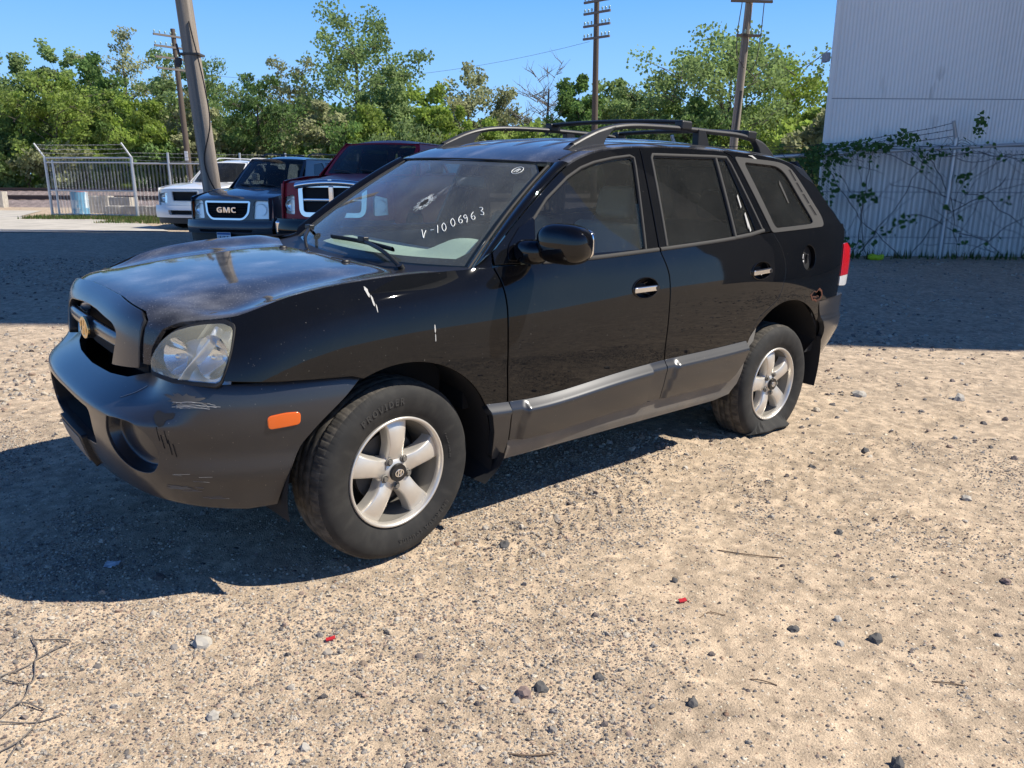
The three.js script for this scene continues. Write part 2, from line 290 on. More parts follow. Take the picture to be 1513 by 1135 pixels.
{
  const axis = (a, b, st, lo, hi) => { const m = []; for (let v = a; v <= b; v += st) m.push(v); let s = st, v = m[m.length - 1]; while (v < hi) { s *= 1.22; v += s; m.push(v); } s = st; v = a; while (v > lo) { s *= 1.22; v -= s; m.unshift(v); } return m; };
  const xs = axis(-4.4, 4.6, 0.026, -260, 260), zs = axis(-6.4, -1.5, 0.024, -320, 60), pos = [], uv = [], idx = [];
  const gravel = (x, z) => sstep(0.50, 0.66, fbm(x * 0.55 + 3, z * 0.55 + 8, 3, 23));
  for (const x of xs) for (const z of zs) {
    pos.push(x, gy(x, z), z); uv.push(x / 5, z / 5);
  }
  const nz = zs.length; for (let i = 0; i < xs.length - 1; i++) for (let j = 0; j < nz - 1; j++) { const a = i * nz + j, b = a + nz; idx.push(a, a + 1, b, b, a + 1, b + 1); }
  const g = geo(pos, null, uv, idx);
  const N = 2048, cv = document.createElement('canvas'); cv.width = cv.height = N; const ctx = cv.getContext('2d'), im = ctx.createImageData(N, N), bm = new Float32Array(N * N), R = rng(101);
  for (let j = 0; j < N; j++) for (let i = 0; i < N; i++) {
    const x = i / N, y = j / N, n = 0.25 * fbm(x * 24, y * 24, 3, 5, 24) + 0.75 * fbm(x * 128, y * 128, 4, 6, 128), m = fbm(x * 6, y * 6, 4, 55, 6), h = hash2(i, j, 77), t = 0.86 + 0.34 * (n - 0.5) * 1.7 + 0.05 * (m - 0.5) + 0.24 * (h - 0.5), o = (j * N + i) * 4;
    im.data[o] = clamp(0.785 * t) * 255; im.data[o + 1] = clamp(0.70 * t) * 255; im.data[o + 2] = clamp(0.595 * t) * 255; im.data[o + 3] = 255; bm[j * N + i] = 0.35 + 0.3 * n + 0.10 * h;
  }
  const tones = [[150, 138, 120], [118, 110, 102], [205, 192, 170], [90, 84, 80], [165, 140, 118], [185, 172, 150], [128, 104, 88], [205, 194, 176]];
  const grain = (x, y, r, c, hgt) => { const q = r * (0.6 + 0.7 * R()), th = R() * 3.14, co = Math.cos(th), si = Math.sin(th), m = Math.ceil(Math.max(r, q)) + 1; for (let b = -m; b <= m; b++) for (let a = -m; a <= m; a++) { const u = (a * co + b * si) / r, v = (-a * si + b * co) / q, d = u * u + v * v; if (d > 1) continue; const X = (x + a + N) % N, Y = (y + b + N) % N, p = Y * N + X, s = 0.9 + 0.2 * R(); for (let k = 0; k < 3; k++) im.data[p * 4 + k] = clamp(c[k] * s / 255) * 255; bm[p] = Math.max(bm[p], 0.45 + hgt * Math.sqrt(1 - d)); } };
  for (let k = 0; k < 80000; k++) grain(R() * N | 0, R() * N | 0, 0.7 + 1.4 * R() * R(), tones[R() * 8 | 0], 0.25);
  for (let k = 0; k < 1800; k++) grain(R() * N | 0, R() * N | 0, 2 + 2.6 * R() * R(), tones[R() * 8 | 0], 0.5);
  ctx.putImageData(im, 0, 0);
  const map = new THREE.DataTexture(new Uint8Array(im.data.buffer.slice(0)), N, N); const bd = new Uint8Array(N * N * 4); for (let i = 0; i < N * N; i++) { bd[i * 4] = bd[i * 4 + 1] = bd[i * 4 + 2] = clamp(bm[i]) * 255; bd[i * 4 + 3] = 255; }
  const bump = new THREE.DataTexture(bd, N, N);
  for (const t of [map, bump]) { t.wrapS = t.wrapT = THREE.RepeatWrapping; t.magFilter = THREE.LinearFilter; t.minFilter = THREE.LinearMipmapLinearFilter; t.generateMipmaps = true; t.needsUpdate = true; } map.colorSpace = THREE.SRGBColorSpace;
  setting('ground', g, std(C(1, 1, 1), 1, { map, bumpMap: bump, bumpScale: 0.02} ));
  // loose gravel
  const pebble = (seed, det = 1) => { const r = rng(seed), q = mergeVertices(new THREE.IcosahedronGeometry(1, det).deleteAttribute('normal').deleteAttribute('uv')), p = q.attributes.position; for (let i = 0; i < p.count; i++) { const k = 0.72 + 0.5 * r(); p.setXYZ(i, p.getX(i) * k, p.getY(i) * k * 0.66, p.getZ(i) * k); } const h = q.toNonIndexed(); h.computeVertexNormals(); h.setAttribute('uv', new THREE.Float32BufferAttribute(new Float32Array(h.attributes.position.count * 2), 2)); return h; };
  D.pebble = pebble; D.stoneMat = std(C(1, 1, 1), 0.95);
  const cols = [[0.36, 0.31, 0.25], [0.25, 0.225, 0.20], [0.45, 0.40, 0.33], [0.14, 0.125, 0.115], [0.34, 0.25, 0.19], [0.42, 0.37, 0.30], [0.16, 0.13, 0.115], [0.40, 0.35, 0.28]];
  const scatter = (n, s0, s1, seed, zone) => {
    for (let v = 0; v < 2; v++) {
      const r = rng(seed + v), inst = new THREE.InstancedMesh(pebble(seed + v), D.stoneMat, n); inst.name = numbered('gravel'); inst.userData.kind = 'stuff'; inst.castShadow = inst.receiveShadow = true;
      const M = new THREE.Matrix4(), Q = new THREE.Quaternion(), E = new THREE.Euler(), c = new THREE.Color(); let k = 0, guard = 0;
      while (k < n && guard++ < n * 40) {
        const x = zone[0] + (zone[1] - zone[0]) * r(), z = zone[2] + (zone[3] - zone[2]) * r(), d = 0.08 + 0.9 * gravel(x, z) * 0.8 + 0.5 * sstep(0.6, 0.75, fbm(x * 2.6, z * 2.6, 3, 37)); if (r() > d) continue;
        const s = lerp(s0, s1, r() ** 2.4); E.set(r() * 6, r() * 6, r() * 0.6); Q.setFromEuler(E); M.compose(V3(x, gy(x, z) + s * 0.08, z), Q, V3(s * (0.8 + 0.5 * r()), s * (0.7 + 0.3 * r()), s)); inst.setMatrixAt(k, M);
        const t = cols[r() * 8 | 0], b = 0.85 + 0.35 * r(); inst.setColorAt(k, c.setRGB(t[0] * b, t[1] * b, t[2] * b)); k++;
      }
      inst.count = k; scene.add(inst);
    }
  };
  scatter(60000, 0.0016, 0.0062, 301, [-3.0, 3.2, -4.4, -1.5]); scatter(1300, 0.006, 0.015, 311, [-4, 5, -6.5, -1.5]); scatter(9000, 0.006, 0.022, 321, [-9, 10, -14.5, -4]);
}
// ---------- body surfaces of the black car (metres; x back from the front axle, y up, z to the driver's side) ----------
const beltY = pline([[0.3, 1.115], [0.99, 1.133], [1.42, 1.158], [2.04, 1.204], [2.4, 1.238], [2.9, 1.27], [3.4, 1.285]]);
const sideTop = pline([[-0.85, 0.93], [-0.7, 0.95], [-0.58, 0.97], [-0.445, 1.018], [-0.205, 1.070], [0.03, 1.094], [0.3, 1.106], [0.6, 1.122], [0.99, 1.133], [1.42, 1.158], [2.04, 1.204], [2.4, 1.238], [2.9, 1.27], [3.4, 1.285]]);
const sideGrid = grid2([-0.85, -0.7, -0.58, -0.4, -0.1, 0.3, 0.6, 1.2, 1.9, 2.6, 2.9, 3.15, 3.32, 3.42, 3.5], [0, 0.2, 0.4, 0.5, 0.65, 0.76, 0.86, 0.93, 1], [
  [0.50, 0.58, 0.63, 0.64, 0.63, 0.61, 0.58, 0.56, 0.52],
  [0.66, 0.73, 0.785, 0.795, 0.785, 0.765, 0.735, 0.69, 0.62],
  [0.74, 0.80, 0.845, 0.856, 0.852, 0.838, 0.810, 0.775, 0.715],
  [0.80, 0.85, 0.885, 0.893, 0.891, 0.882, 0.860, 0.828, 0.765],
  [0.84, 0.875, 0.905, 0.911, 0.909, 0.901, 0.882, 0.851, 0.787],
  [0.85, 0.880, 0.902, 0.907, 0.905, 0.896, 0.879, 0.855, 0.812],
  [0.855, 0.882, 0.899, 0.903, 0.901, 0.892, 0.878, 0.865, 0.843],
  [0.855, 0.882, 0.897, 0.901, 0.900, 0.893, 0.881, 0.870, 0.853],
  [0.855, 0.883, 0.899, 0.904, 0.902, 0.895, 0.882, 0.870, 0.853],
  [0.855, 0.885, 0.905, 0.911, 0.908, 0.900, 0.886, 0.873, 0.853],
  [0.85, 0.88, 0.90, 0.906, 0.903, 0.895, 0.880, 0.866, 0.843],
  [0.81, 0.855, 0.880, 0.886, 0.884, 0.877, 0.862, 0.847, 0.822],
  [0.75, 0.805, 0.84, 0.85, 0.852, 0.847, 0.835, 0.82, 0.795],
  [0.68, 0.74, 0.785, 0.80, 0.81, 0.81, 0.80, 0.785, 0.76],
  [0.53, 0.61, 0.67, 0.69, 0.71, 0.71, 0.70, 0.69, 0.67]]);
const side = (x, y) => V3(x, y, sideGrid(x, (y - 0.3) / (sideTop(x) - 0.3)));
const beltZ = (x) => sideGrid(x, 1);
const cabin = (x, y) => { const h = y - beltY(x); return V3(x, y, beltZ(x) - (0.42 + 0.2 * sstep(2.6, 3.2, x)) * h - 0.07 * h * h); };
const seamY = pline([[0.44, 1.155], [0.507, 1.209], [0.65, 1.32], [0.791, 1.418], [0.973, 1.527], [1.166, 1.593], [1.482, 1.634], [1.8, 1.649], [2.149, 1.654], [2.5, 1.646], [2.8, 1.622], [3.0, 1.59], [3.2, 1.54]]);
const roofC = pline([[0.85, 1.515], [0.956, 1.556], [1.1, 1.605], [1.4, 1.66], [1.8, 1.69], [2.3, 1.697], [2.8, 1.675], [3.1, 1.635], [3.3, 1.59]]);
const roof = (x, w) => { const ys = seamY(x), ze = cabin(x, ys).z, a = Math.abs(w); return V3(x, ys + (roofC(x) - ys) * (0.6 * (1 - a ** 2.2) + 0.4 * (1 - a ** 9)), w * ze); };
const wind = (u, v) => { // windshield
  const b = V3(0.225 + 0.15 * u * u, 1.068 + 0.024 * u * u, 0.742 * u), t = V3(0.885 + 0.068 * u * u, 1.531 - 0.006 * u * u, 0.57 * u), k = 4 * v * (1 - v);
  return b.lerp(t, v).add(V3(-0.010 * k, 0.015 * k, 0));
};
const hoodX = spline([0, 0.09, 0.15, 0.2, 0.31, 0.49, 0.71, 0.96, 1.22], [-0.835, -0.825, -0.805, -0.765, -0.66, -0.475, -0.25, 0.0, 0.26]);
const hoodY = spline([0, 0.09, 0.15, 0.2, 0.31, 0.49, 0.71, 0.96, 1.22], [0.79, 0.88, 0.94, 0.975, 1.003, 1.034, 1.063, 1.085, 1.092]);
const hood = (s, z) => { // s runs from the chin of the nose up and back to the cowl
  const a = Math.abs(z), wF = 1 - sstep(0.2, 1.0, s), x = hoodX(s) + 0.8 * a ** 4 * wF + 0.1 * a * a * (1 - wF);
  const y0 = hoodY(s) - 0.006 * (a / 0.4) ** 2 * sstep(0.1, 0.35, s), k = sstep(0.12, 0.30, s), e = sstep(0.5, 0.80, a);
  return V3(x, lerp(y0, sideTop(x) + 0.001, e * k) - 0.009 * k * sstep(0.36, 0.60, a) * (1 - sstep(0.60, 0.76, a)) - 0.022 * sstep(1.06, 1.24, s), z);
};
const lampLo = [spline([0, 1, 2, 3, 4], [-0.80, -0.777, -0.73, -0.641, -0.55]), spline([0, 1, 2, 3, 4], [0.45, 0.55, 0.68, 0.815, 0.86])];
const lampHi = [spline([0, 1, 2, 3, 4], [-0.745, -0.70, -0.63, -0.575, -0.5]), spline([0, 1, 2, 3, 4], [0.50, 0.59, 0.69, 0.765, 0.80])];
const lamp = (a, y) => { const t = (y - 0.79) / 0.16, k = 0.018 * 4 * clamp(t) * (1 - clamp(t)); return V3(lerp(lampLo[0](a), lampHi[0](a), t) - k * 0.7, y, lerp(lampLo[1](a), lampHi[1](a), t) + k * 0.7); };
const bumA = [0, 0.25, 0.46, 0.65, 0.81, 0.96, 1.10, 1.25, 1.4];
const bumX = spline(bumA, [-0.93, -0.924, -0.90, -0.845, -0.745, -0.62, -0.485, -0.33, -0.17]);
const bumZ = spline(bumA, [0, 0.25, 0.46, 0.635, 0.75, 0.825, 0.872, 0.898, 0.905]);
const bumMid = spline([0.18, 0.25, 0.32, 0.4, 0.5, 0.57, 0.605, 0.624, 0.636, 0.650, 0.68, 0.72, 0.78], [-0.20, -0.14, -0.075, -0.032, -0.008, 0, 0.0015, -0.001, -0.010, -0.028, -0.072, -0.118, -0.16]);
const bumSide = spline([0.18, 0.25, 0.32, 0.4, 0.46, 0.52, 0.58, 0.66, 0.72, 0.76, 0.80], [-0.13, -0.085, -0.05, -0.028, -0.012, -0.014, -0.006, 0, -0.008, -0.022, -0.05]);
const bumper = (a, y) => {
  const m = Math.abs(a), w = sstep(0.50, 0.90, m), d = lerp(bumMid(y), bumSide(y), w), e = 0.004;
  const tx = bumX(m + e) - bumX(Math.max(m - e, 0)), tz = bumZ(m + e) - bumZ(m - e), l = Math.hypot(tx, tz), sg = a < 0 ? -1 : 1;
  return V3(bumX(m) - tz / l * d, y, (bumZ(m) + tx / l * d * (m < 0.02 ? 0 : 1)) * sg);
};
// ---------- the black car ----------
const font = await new FontLoader().loadAsync('fonts/droid/droid_sans_bold.typeface.json');
const both = (parent, name, g, mat, label) => { const a = part(parent, name, g, mat, label); const b = part(parent, name, mirrorZ(g), mat, label); return [a, b]; };
function ellipse2(cx, cy, rx, ry, n = 28, rot = 0) { return Array.from({ length: n }, (_, i) => { const a = i / n * 2 * Math.PI, x = rx * Math.cos(a), y = ry * Math.sin(a); return [cx + x * Math.cos(rot) - y * Math.sin(rot), cy + x * Math.sin(rot) + y * Math.cos(rot)]; }); }
function stripAlong(pts3, nrm, w, h, mat, parent, name, label) { // moulding: flat-oval bead laid along a line on a surface
  const n = pts3.length, frames = pts3.map((p, i) => { const t = pts3[Math.min(i + 1, n - 1)].clone().sub(pts3[Math.max(i - 1, 0)]).normalize(), y = nrm[i].clone(); return { p, x: t.clone().cross(y).normalize(), y }; });
  const sec = []; for (let k = 0; k < 10; k++) { const a = k / 10 * 2 * Math.PI; sec.push([Math.cos(a) * w / 2, Math.sin(a) * h]); }
  return part(parent, name, sweep(frames, sec), mat, label);
}
function bead(surf, pts, w, h, mat, parent, name, flip = false) {
  const dense = []; pts.forEach((p, i) => { if (i === pts.length - 1) { dense.push(p); return; } const q = pts[i + 1], k = Math.max(1, Math.ceil(Math.hypot(q[0] - p[0], q[1] - p[1]) / 0.02)); for (let s = 0; s < k; s++) dense.push([p[0] + (q[0] - p[0]) * s / k, p[1] + (q[1] - p[1]) * s / k]); });
  return stripAlong(dense.map((p) => surf(p[0], p[1])), dense.map((p) => { const n = surfNormal(surf, p[0], p[1]); return flip ? n.negate() : n; }), w, h, mat, parent, name);
}
// wheel: axis +z points outward, centre at the rim lip plane
function tyreGeo(flat, seed) {
  const prof = [[0.214, -0.012], [0.232, 0.004], [0.262, 0.016], [0.296, 0.021], [0.322, 0.017], [0.338, 0.006], [0.347, -0.006], [0.3535, -0.020], [0.3565, -0.042], [0.3575, -0.05], [0.350, -0.053], [0.350, -0.061], [0.3585, -0.064], [0.3595, -0.088], [0.352, -0.091], [0.352, -0.099], [0.3595, -0.102], [0.3585, -0.126], [0.350, -0.129], [0.350, -0.137], [0.3575, -0.140], [0.3565, -0.15], [0.3535, -0.172], [0.347, -0.186], [0.338, -0.198], [0.322, -0.209], [0.296, -0.213], [0.262, -0.208], [0.232, -0.196], [0.214, -0.18]];
  const N = 480, M = prof.length - 1;
  const pt = (u, v) => {
    const th = u * 2 * Math.PI, k = v * M, i = Math.min(M - 1, Math.floor(k)), f = k - i; let r = lerp(prof[i][0], prof[i + 1][0], f), z = lerp(prof[i][1], prof[i + 1][1], f);
    const row = Math.round(k), slot = Math.round(u * N) % 6 === 0;
    if (slot && ((row >= 6 && row <= 9) || (row >= 20 && row <= 23))) r -= 0.0022;
    let x = r * Math.cos(th), y = r * Math.sin(th);
    if (flat && y < -0.2) { // the tyre has gone down: tread lies on the ground, sidewalls fold and bulge
      const lim = -flat, over = Math.max(0, -(r - 0.0) * 1 - lim) , depth = clamp((-y - 0.2) / 0.16), wall = clamp((r - 0.214) / 0.146);
      const squash = clamp((0.2145 + (flat - 0.2145) * wall) / Math.max(-y, 0.0001), 0, 1);
      if (-y > 0.2145 + (flat - 0.2145) * wall) { y *= squash; const bulge = 0.085 * Math.sin(Math.PI * clamp(wall * 0.85 + 0.08)) ** 1.2 * depth * (1 + 0.18 * Math.sin(th * 9)); z += (z > -0.1 ? 1 : -1) * bulge; x *= 1 + 0.17 * depth * wall; }
    }
    return V3(x, y, z);
  };
  const g1 = sheet((u, v) => pt(u, v * 6 / M), N, 6, { wrapU: true, su: 6, sv: 0.4 }), g2 = sheet((u, v) => pt(u, (6 + v * (M - 12)) / M), N, M - 12, { su: 9, sv: 1 }), g3 = sheet((u, v) => pt(u, (M - 6 + v * 6) / M), N, 6, { wrapU: true, su: 6, sv: 0.4 });
  return [merge([g1, g3]), g2];
}
function ringText(str, r, size, a0, depth, z) { // raised letters, tops outward, read clockwise
  const list = []; let a = a0;
  for (const ch of str) {
    if (ch === ' ') { a -= size * 0.5 / r; continue; }
    const g = new TextGeometry(ch, { font, size, depth, curveSegments: 4 }); g.computeBoundingBox(); const w = g.boundingBox.max.x;
    g.translate(-w / 2, 0, 0); const th = a - (w / 2) / r; g.translate(0, r, 0); g.rotateZ(th - Math.PI / 2); g.translate(0, 0, z); list.push(g); a -= (w + size * 0.16) / r;
  }
  return merge(list);
}
function badgeH(w, h, d) { // slanted H inside an oval ring, facing +z
  const ring = new THREE.Shape(ellipse2(0, 0, w / 2, h / 2, 40).map((p) => new THREE.Vector2(...p))); ring.holes.push(new THREE.Path(ellipse2(0, 0, w / 2 - 0.13 * h, h / 2 - 0.1 * h, 40).map((p) => new THREE.Vector2(...p))));
  const H = new THREE.Shape(); const P = [[-0.24, -0.36], [-0.10, -0.36], [-0.045, -0.06], [0.10, 0.02], [0.06, -0.34], [0.20, -0.34], [0.27, 0.36], [0.13, 0.36], [0.08, 0.10], [-0.07, 0.03], [-0.03, 0.35], [-0.17, 0.35]];
  P.forEach((p, i) => (i ? H.lineTo(p[0] * w, p[1] * h) : H.moveTo(p[0] * w, p[1] * h)));
  const opt = { depth: d, bevelEnabled: true, bevelSize: d * 0.4, bevelThickness: d * 0.4, bevelSegments: 2, curveSegments: 8 };
  return merge([new THREE.ExtrudeGeometry(ring, opt), new THREE.ExtrudeGeometry(H, opt)]);
}
function makeWheel(parent, flat, turn0) {
  const w = new THREE.Group(); w.name = 'wheel'; parent.add(w);
  const [sw, tr] = tyreGeo(flat, 1); part(w, 'tyre', sw, D.tyre); part(w, 'tread', tr, D.tread);
  if (!flat) part(w, 'tyre_lettering', merge([ringText('PROVIDER', 0.277, 0.026, 2.25, 0.0035, 0.0185), ringText('ENTRADA touring', 0.277, 0.021, -0.62, 0.003, 0.0185), ringText('P225/70R16', 0.245, 0.013, 0.5, 0.002, 0.010)]), D.letter);
  const lip = [[0.2205, -0.012], [0.2215, 0.000], [0.2190, 0.005], [0.2130, 0.005], [0.2085, 0.000], [0.2050, -0.010], [0.2035, -0.022]].map((p) => new THREE.Vector2(p[0], p[1]));
  const rim = new THREE.LatheGeometry(lip, 90); rim.rotateX(Math.PI / 2); part(w, 'rim', rim, D.alloy);
  const bar = [[0.2035, -0.022], [0.198, -0.05], [0.185, -0.09], [0.182, -0.16], [0.20, -0.19]].map((p) => new THREE.Vector2(p[0], p[1]));
  const bg = new THREE.LatheGeometry(bar, 60); bg.rotateX(Math.PI / 2); part(w, 'rim_barrel', bg, D.barrel);
  const hw = spline([0.03, 0.06, 0.09, 0.125, 0.16, 0.19, 0.206], [0.040, 0.040, 0.0375, 0.039, 0.044, 0.051, 0.058]), hz = spline([0.03, 0.06, 0.1, 0.15, 0.19, 0.206], [-0.020, -0.017, -0.008, -0.006, -0.014, -0.022]);
  const spoke = (side) => sheet((u, v) => { // crowned spoke with falling flanks
    const r = 0.03 + 0.177 * u, s = v * 2 - 1, a = Math.abs(s), W = hw(r); const q = a < 0.72 ? s / 0.72 * 0.92 : Math.sign(s) * (0.92 + (a - 0.72) / 0.28 * 0.16), drop = a < 0.72 ? 0.007 * (a / 0.72) ** 2 : 0.007 + 0.045 * ((a - 0.72) / 0.28);
    return V3(q * W + 0.0, r, hz(r) - drop);
  }, 22, 20, { flip: true, su: 0.4, sv: 0.2 });
  for (let k = 0; k < 5; k++) {
    const g = spoke(); g.rotateZ(turn0 + k * 2 * Math.PI / 5); part(w, 'spoke', g, D.alloy);
    const n = new THREE.CylinderGeometry(0.0095, 0.0105, 0.02, 6); n.rotateX(Math.PI / 2); const cup = new THREE.TorusGeometry(0.0135, 0.003, 6, 16); const gn = merge([n, cup]); const a = turn0 + Math.PI / 2 + Math.PI / 5 + k * 2 * Math.PI / 5; gn.translate(0.057 * Math.cos(a), 0.057 * Math.sin(a), -0.014); part(w, 'lug_nut', gn, D.barrel);
  }
  const hubp = [[0, -0.006], [0.03, -0.008], [0.045, -0.016], [0.06, -0.024], [0.074, -0.034], [0.078, -0.06]].map((p) => new THREE.Vector2(p[0], p[1])).reverse(); const hg = new THREE.LatheGeometry(hubp, 40); hg.rotateX(Math.PI / 2); part(w, 'hub', hg, D.alloy);
  const cap = part(w, 'hub_cap', (() => { const g = new THREE.CylinderGeometry(0.034, 0.036, 0.012, 32); g.rotateX(Math.PI / 2); g.translate(0, 0, -0.002); return g; })(), D.plastic);
  const em = badgeH(0.040, 0.030, 0.0015); em.translate(0, 0, 0.0045); part(w, 'emblem', em, D.reflector);
  const disc = merge([(() => { const g = new THREE.CylinderGeometry(0.14, 0.14, 0.022, 40); g.rotateX(Math.PI / 2); g.translate(0, 0, -0.095); return g; })()]); part(w, 'brake_disc', disc, D.disc);
  const back = new THREE.CylinderGeometry(0.19, 0.19, 0.01, 40); back.rotateX(Math.PI / 2); back.translate(0, 0, -0.15); part(w, 'backing_plate', back, D.inner);
  return w;
}

const suv = thing('black_suv', 'dusty black sport utility car with grey lower cladding and flat rear tyre', 'car');
suv.matrixAutoUpdate = true;
{
  const m = new THREE.Matrix4().set(0.75869, 0.04361, 0.64999, -1.007, -0.03296, 0.99905, -0.02857, 0.0308, -0.65062, 0.00025, 0.75941, -3.4478, 0, 0, 0, 1);
  m.decompose(suv.position, suv.quaternion, suv.scale); suv.scale.set(1, 1, 1);
}
// --- lower side panels
const archF = (r = 0.448) => arc2(0.0, 0.345, r, 155, 4, 40), archR = (r = 0.463) => arc2(2.612, 0.395, r, 160, 22, 40);
const gapTop = (x0, x1, n = 24) => Array.from({ length: n + 1 }, (_, i) => { const x = lerp(x0, x1, i / n); return [x, sideTop(x)]; });
const G = 0.0022;
{
  const doorF = [...gapTop(0.455, 1.452, 30), [1.49, 1.085, 0.05], [1.508, 1.035, 0.05], [1.51, 0.96], [1.504, 0.707], [1.512, 0.626], [1.508, 0.43, 0.02], [0.53, 0.392, 0.02], [0.508, 0.575], [0.492, 0.70], [0.489, 0.835], [0.491, 0.98, 0.05], [0.475, 1.06, 0.05]];
  const cupF = ellipse2(1.33, 0.992, 0.088, 0.047, 32, 0.03), cupR = ellipse2(2.285, 1.037, 0.086, 0.046, 32, 0.06);
  const fdoor = both(suv, 'front_door', panel(side, inset(roundPoly(doorF), G), { holes: [cupF] }), D.paint);
  const rdoorEdge = [[2.418, 1.232], [2.475, 1.165], [2.512, 1.10], [2.526, 1.04], [2.521, 0.984], [2.50, 0.925], [2.462, 0.869], [2.38, 0.825], [2.298, 0.778], [2.262, 0.73], [2.236, 0.664], [2.20, 0.57], [2.155, 0.485], [2.10, 0.437]];
  const doorR = [...gapTop(1.457, 2.41, 30), ...curve2(rdoorEdge, 4), [1.515, 0.43, 0.02], [1.518, 0.626], [1.510, 0.707], [1.516, 0.96], [1.514, 1.035, 0.05], [1.496, 1.085, 0.05]];
  const rdoor = both(suv, 'rear_door', panel(side, inset(roundPoly(doorR), G), { holes: [cupR] }), D.paint);
  const edge = curve2(rdoorEdge, 4), arcR = archR();
  const filler = ellipse2(2.783, 1.092, 0.076, 0.074, 30);
  const hole = [[2.84, 0.872], [2.865, 0.89], [2.895, 0.884], [2.92, 0.898], [2.95, 0.886], [2.962, 0.865], [2.94, 0.848], [2.905, 0.842], [2.88, 0.850], [2.862, 0.846]];
  const quarter = [...gapTop(2.42, 3.30, 24), [3.30, 1.22], [3.262, 1.165], [3.235, 1.03], [3.215, 0.905], [3.205, 0.842], [2.95, 0.834], [2.94, 0.80], [2.965, 0.733], ...arcR.slice().reverse().filter((p) => p[0] < 2.96), [2.17, 0.50], ...edge.slice().reverse().filter((p) => p[1] > 0.50)];
  // the arch lip closes the quarter panel; built once per side, the rusted hole only on the driver's side
  const qg = panel(side, inset(quarter, G * 0.6), { holes: [filler, hole] }), qm = panel(side, inset(quarter, G * 0.6));
  const q = part(suv, 'quarter_panel', qg, D.paint, 'rear quarter panel with open fuel filler and rusted arch'); part(suv, 'quarter_panel', mirrorZ(qm), D.paint);
  { // filler pocket, cap and rust
    const c = side(2.783, 1.092), n = surfNormal(side, 2.783, 1.092), cup = sheet((u, v) => { const a = u * 2 * Math.PI, r = v < 0.5 ? 1 : 1 - (v - 0.5) * 2, d = Math.min(1, v * 2) * 0.06, x = 2.783 + 0.0765 * r * Math.cos(a), y = 1.092 + 0.0745 * r * Math.sin(a); return side(x, y).addScaledVector(n, -d); }, 30, 10);
    part(q, 'filler_pocket', cup, D.gloss);
    const cap = new THREE.CylinderGeometry(0.028, 0.03, 0.03, 20); cap.rotateX(Math.PI / 2); cap.translate(2.80, 1.085, c.z - 0.045); part(q, 'fuel_cap', merge([cap, box(0.012, 0.05, 0.014, 2.80, 1.085, c.z - 0.025, 0.004)]), D.plastic);
    part(q, 'filler_latch', merge([box(0.016, 0.03, 0.012, 2.738, 1.098, c.z - 0.022, 0.004), box(0.02, 0.014, 0.012, 2.745, 1.07, c.z - 0.02, 0.004)]), D.lampWhite);
    const R = rng(88), ring = hole.map((p) => { const dx = p[0] - 2.9, dy = p[1] - 0.868; return [2.9 + dx * (1.18 + 0.25 * R()), 0.868 + dy * (1.25 + 0.6 * R())]; });
    part(q, 'rust_patch', panel(side, ring, { holes: [inset(hole.slice(), -0.001)], step: 0.02, rim: 0, off: 0.0015 }), D.rust);
    const fl = []; for (let k = 0; k < 9; k++) { const p = side(2.85 + 0.012 * k + 0.006 * R(), 0.846 + 0.012 * R()); const s = new THREE.IcosahedronGeometry(0.008 + 0.008 * R(), 1); s.scale(1.2, 0.7, 0.5); s.translate(p.x, p.y, p.z - 0.014); fl.push(s); } part(q, 'rust_flakes', merge(fl), D.rust);
    part(q, 'rust_cavity', panel((x, y) => side(x, y).add(V3(0, 0, -0.05)), ellipse2(2.9, 0.87, 0.09, 0.06), { rim: 0 }), D.inner);
  }
  const fender = [...gapTop(-0.572, 0.447, 40), [0.468, 1.06, 0.05], [0.484, 0.98, 0.05], [0.482, 0.835], [0.485, 0.70], [0.501, 0.575], [0.512, 0.42], [0.49, 0.36], [0.447, 0.376], ...archF().slice().reverse().filter((p) => p[0] > -0.2), [-0.224, 0.770], [-0.502, 0.778], [-0.636, 0.785], [-0.605, 0.87], [-0.582, 0.935], [-0.572, 0.958]];
  const fen = part(suv, 'front_fender', panel(side, inset(roundPoly(fender), G * 0.6), {}), D.paint, 'front fender with bird dropping streaks'); const fen2 = part(suv, 'front_fender', mirrorZ(panel(side, inset(roundPoly(fender), G * 0.6), {})), D.paint);
  for (const [cx, cy, w, h, sd] of [[-0.120, 1.046, 0.012, 0.032, 1], [-0.113, 1.018, 0.007, 0.036, 5], [-0.106, 0.994, 0.004, 0.026, 2], [0.126, 0.905, 0.006, 0.030, 3], [0.127, 0.872, 0.003, 0.030, 4]]) {
    const R = rng(sd * 7), p = []; for (let i = 0; i < 14; i++) { const a = i / 14 * 2 * Math.PI, k = 0.6 + 0.6 * R(); p.push([cx + Math.cos(a) * w / 2 * k, cy + Math.sin(a) * h / 2 * (0.85 + 0.3 * R())]); }
    part(fen, 'bird_dropping', panel(side, p, { step: 0.01, rim: 0.001, bevel: 0.0004, off: 0.0016 }), D.dropping);
  }
  // arch liners, inner skin behind the gaps
  for (const [cx, cy, r, a0, a1] of [[0, 0.345, 0.452, 190, -12], [2.612, 0.395, 0.468, 190, -10]]) {
    const liner = sheet((u, v) => { const a = lerp(a0, a1, u) * Math.PI / 180, rr = r + 0.004 + 0.02 * v; return V3(cx + rr * Math.cos(a), cy + rr * Math.sin(a), lerp(0.872, 0.50, v)); }, 40, 6), wall = panel((x, y) => V3(x, y, 0.50), arc2(cx, cy, r + 0.03, 192, -12, 40), { step: 0.1, rim: 0 });
    both(suv, 'wheel_arch_liner', merge([liner, wall]), D.inner);
  }
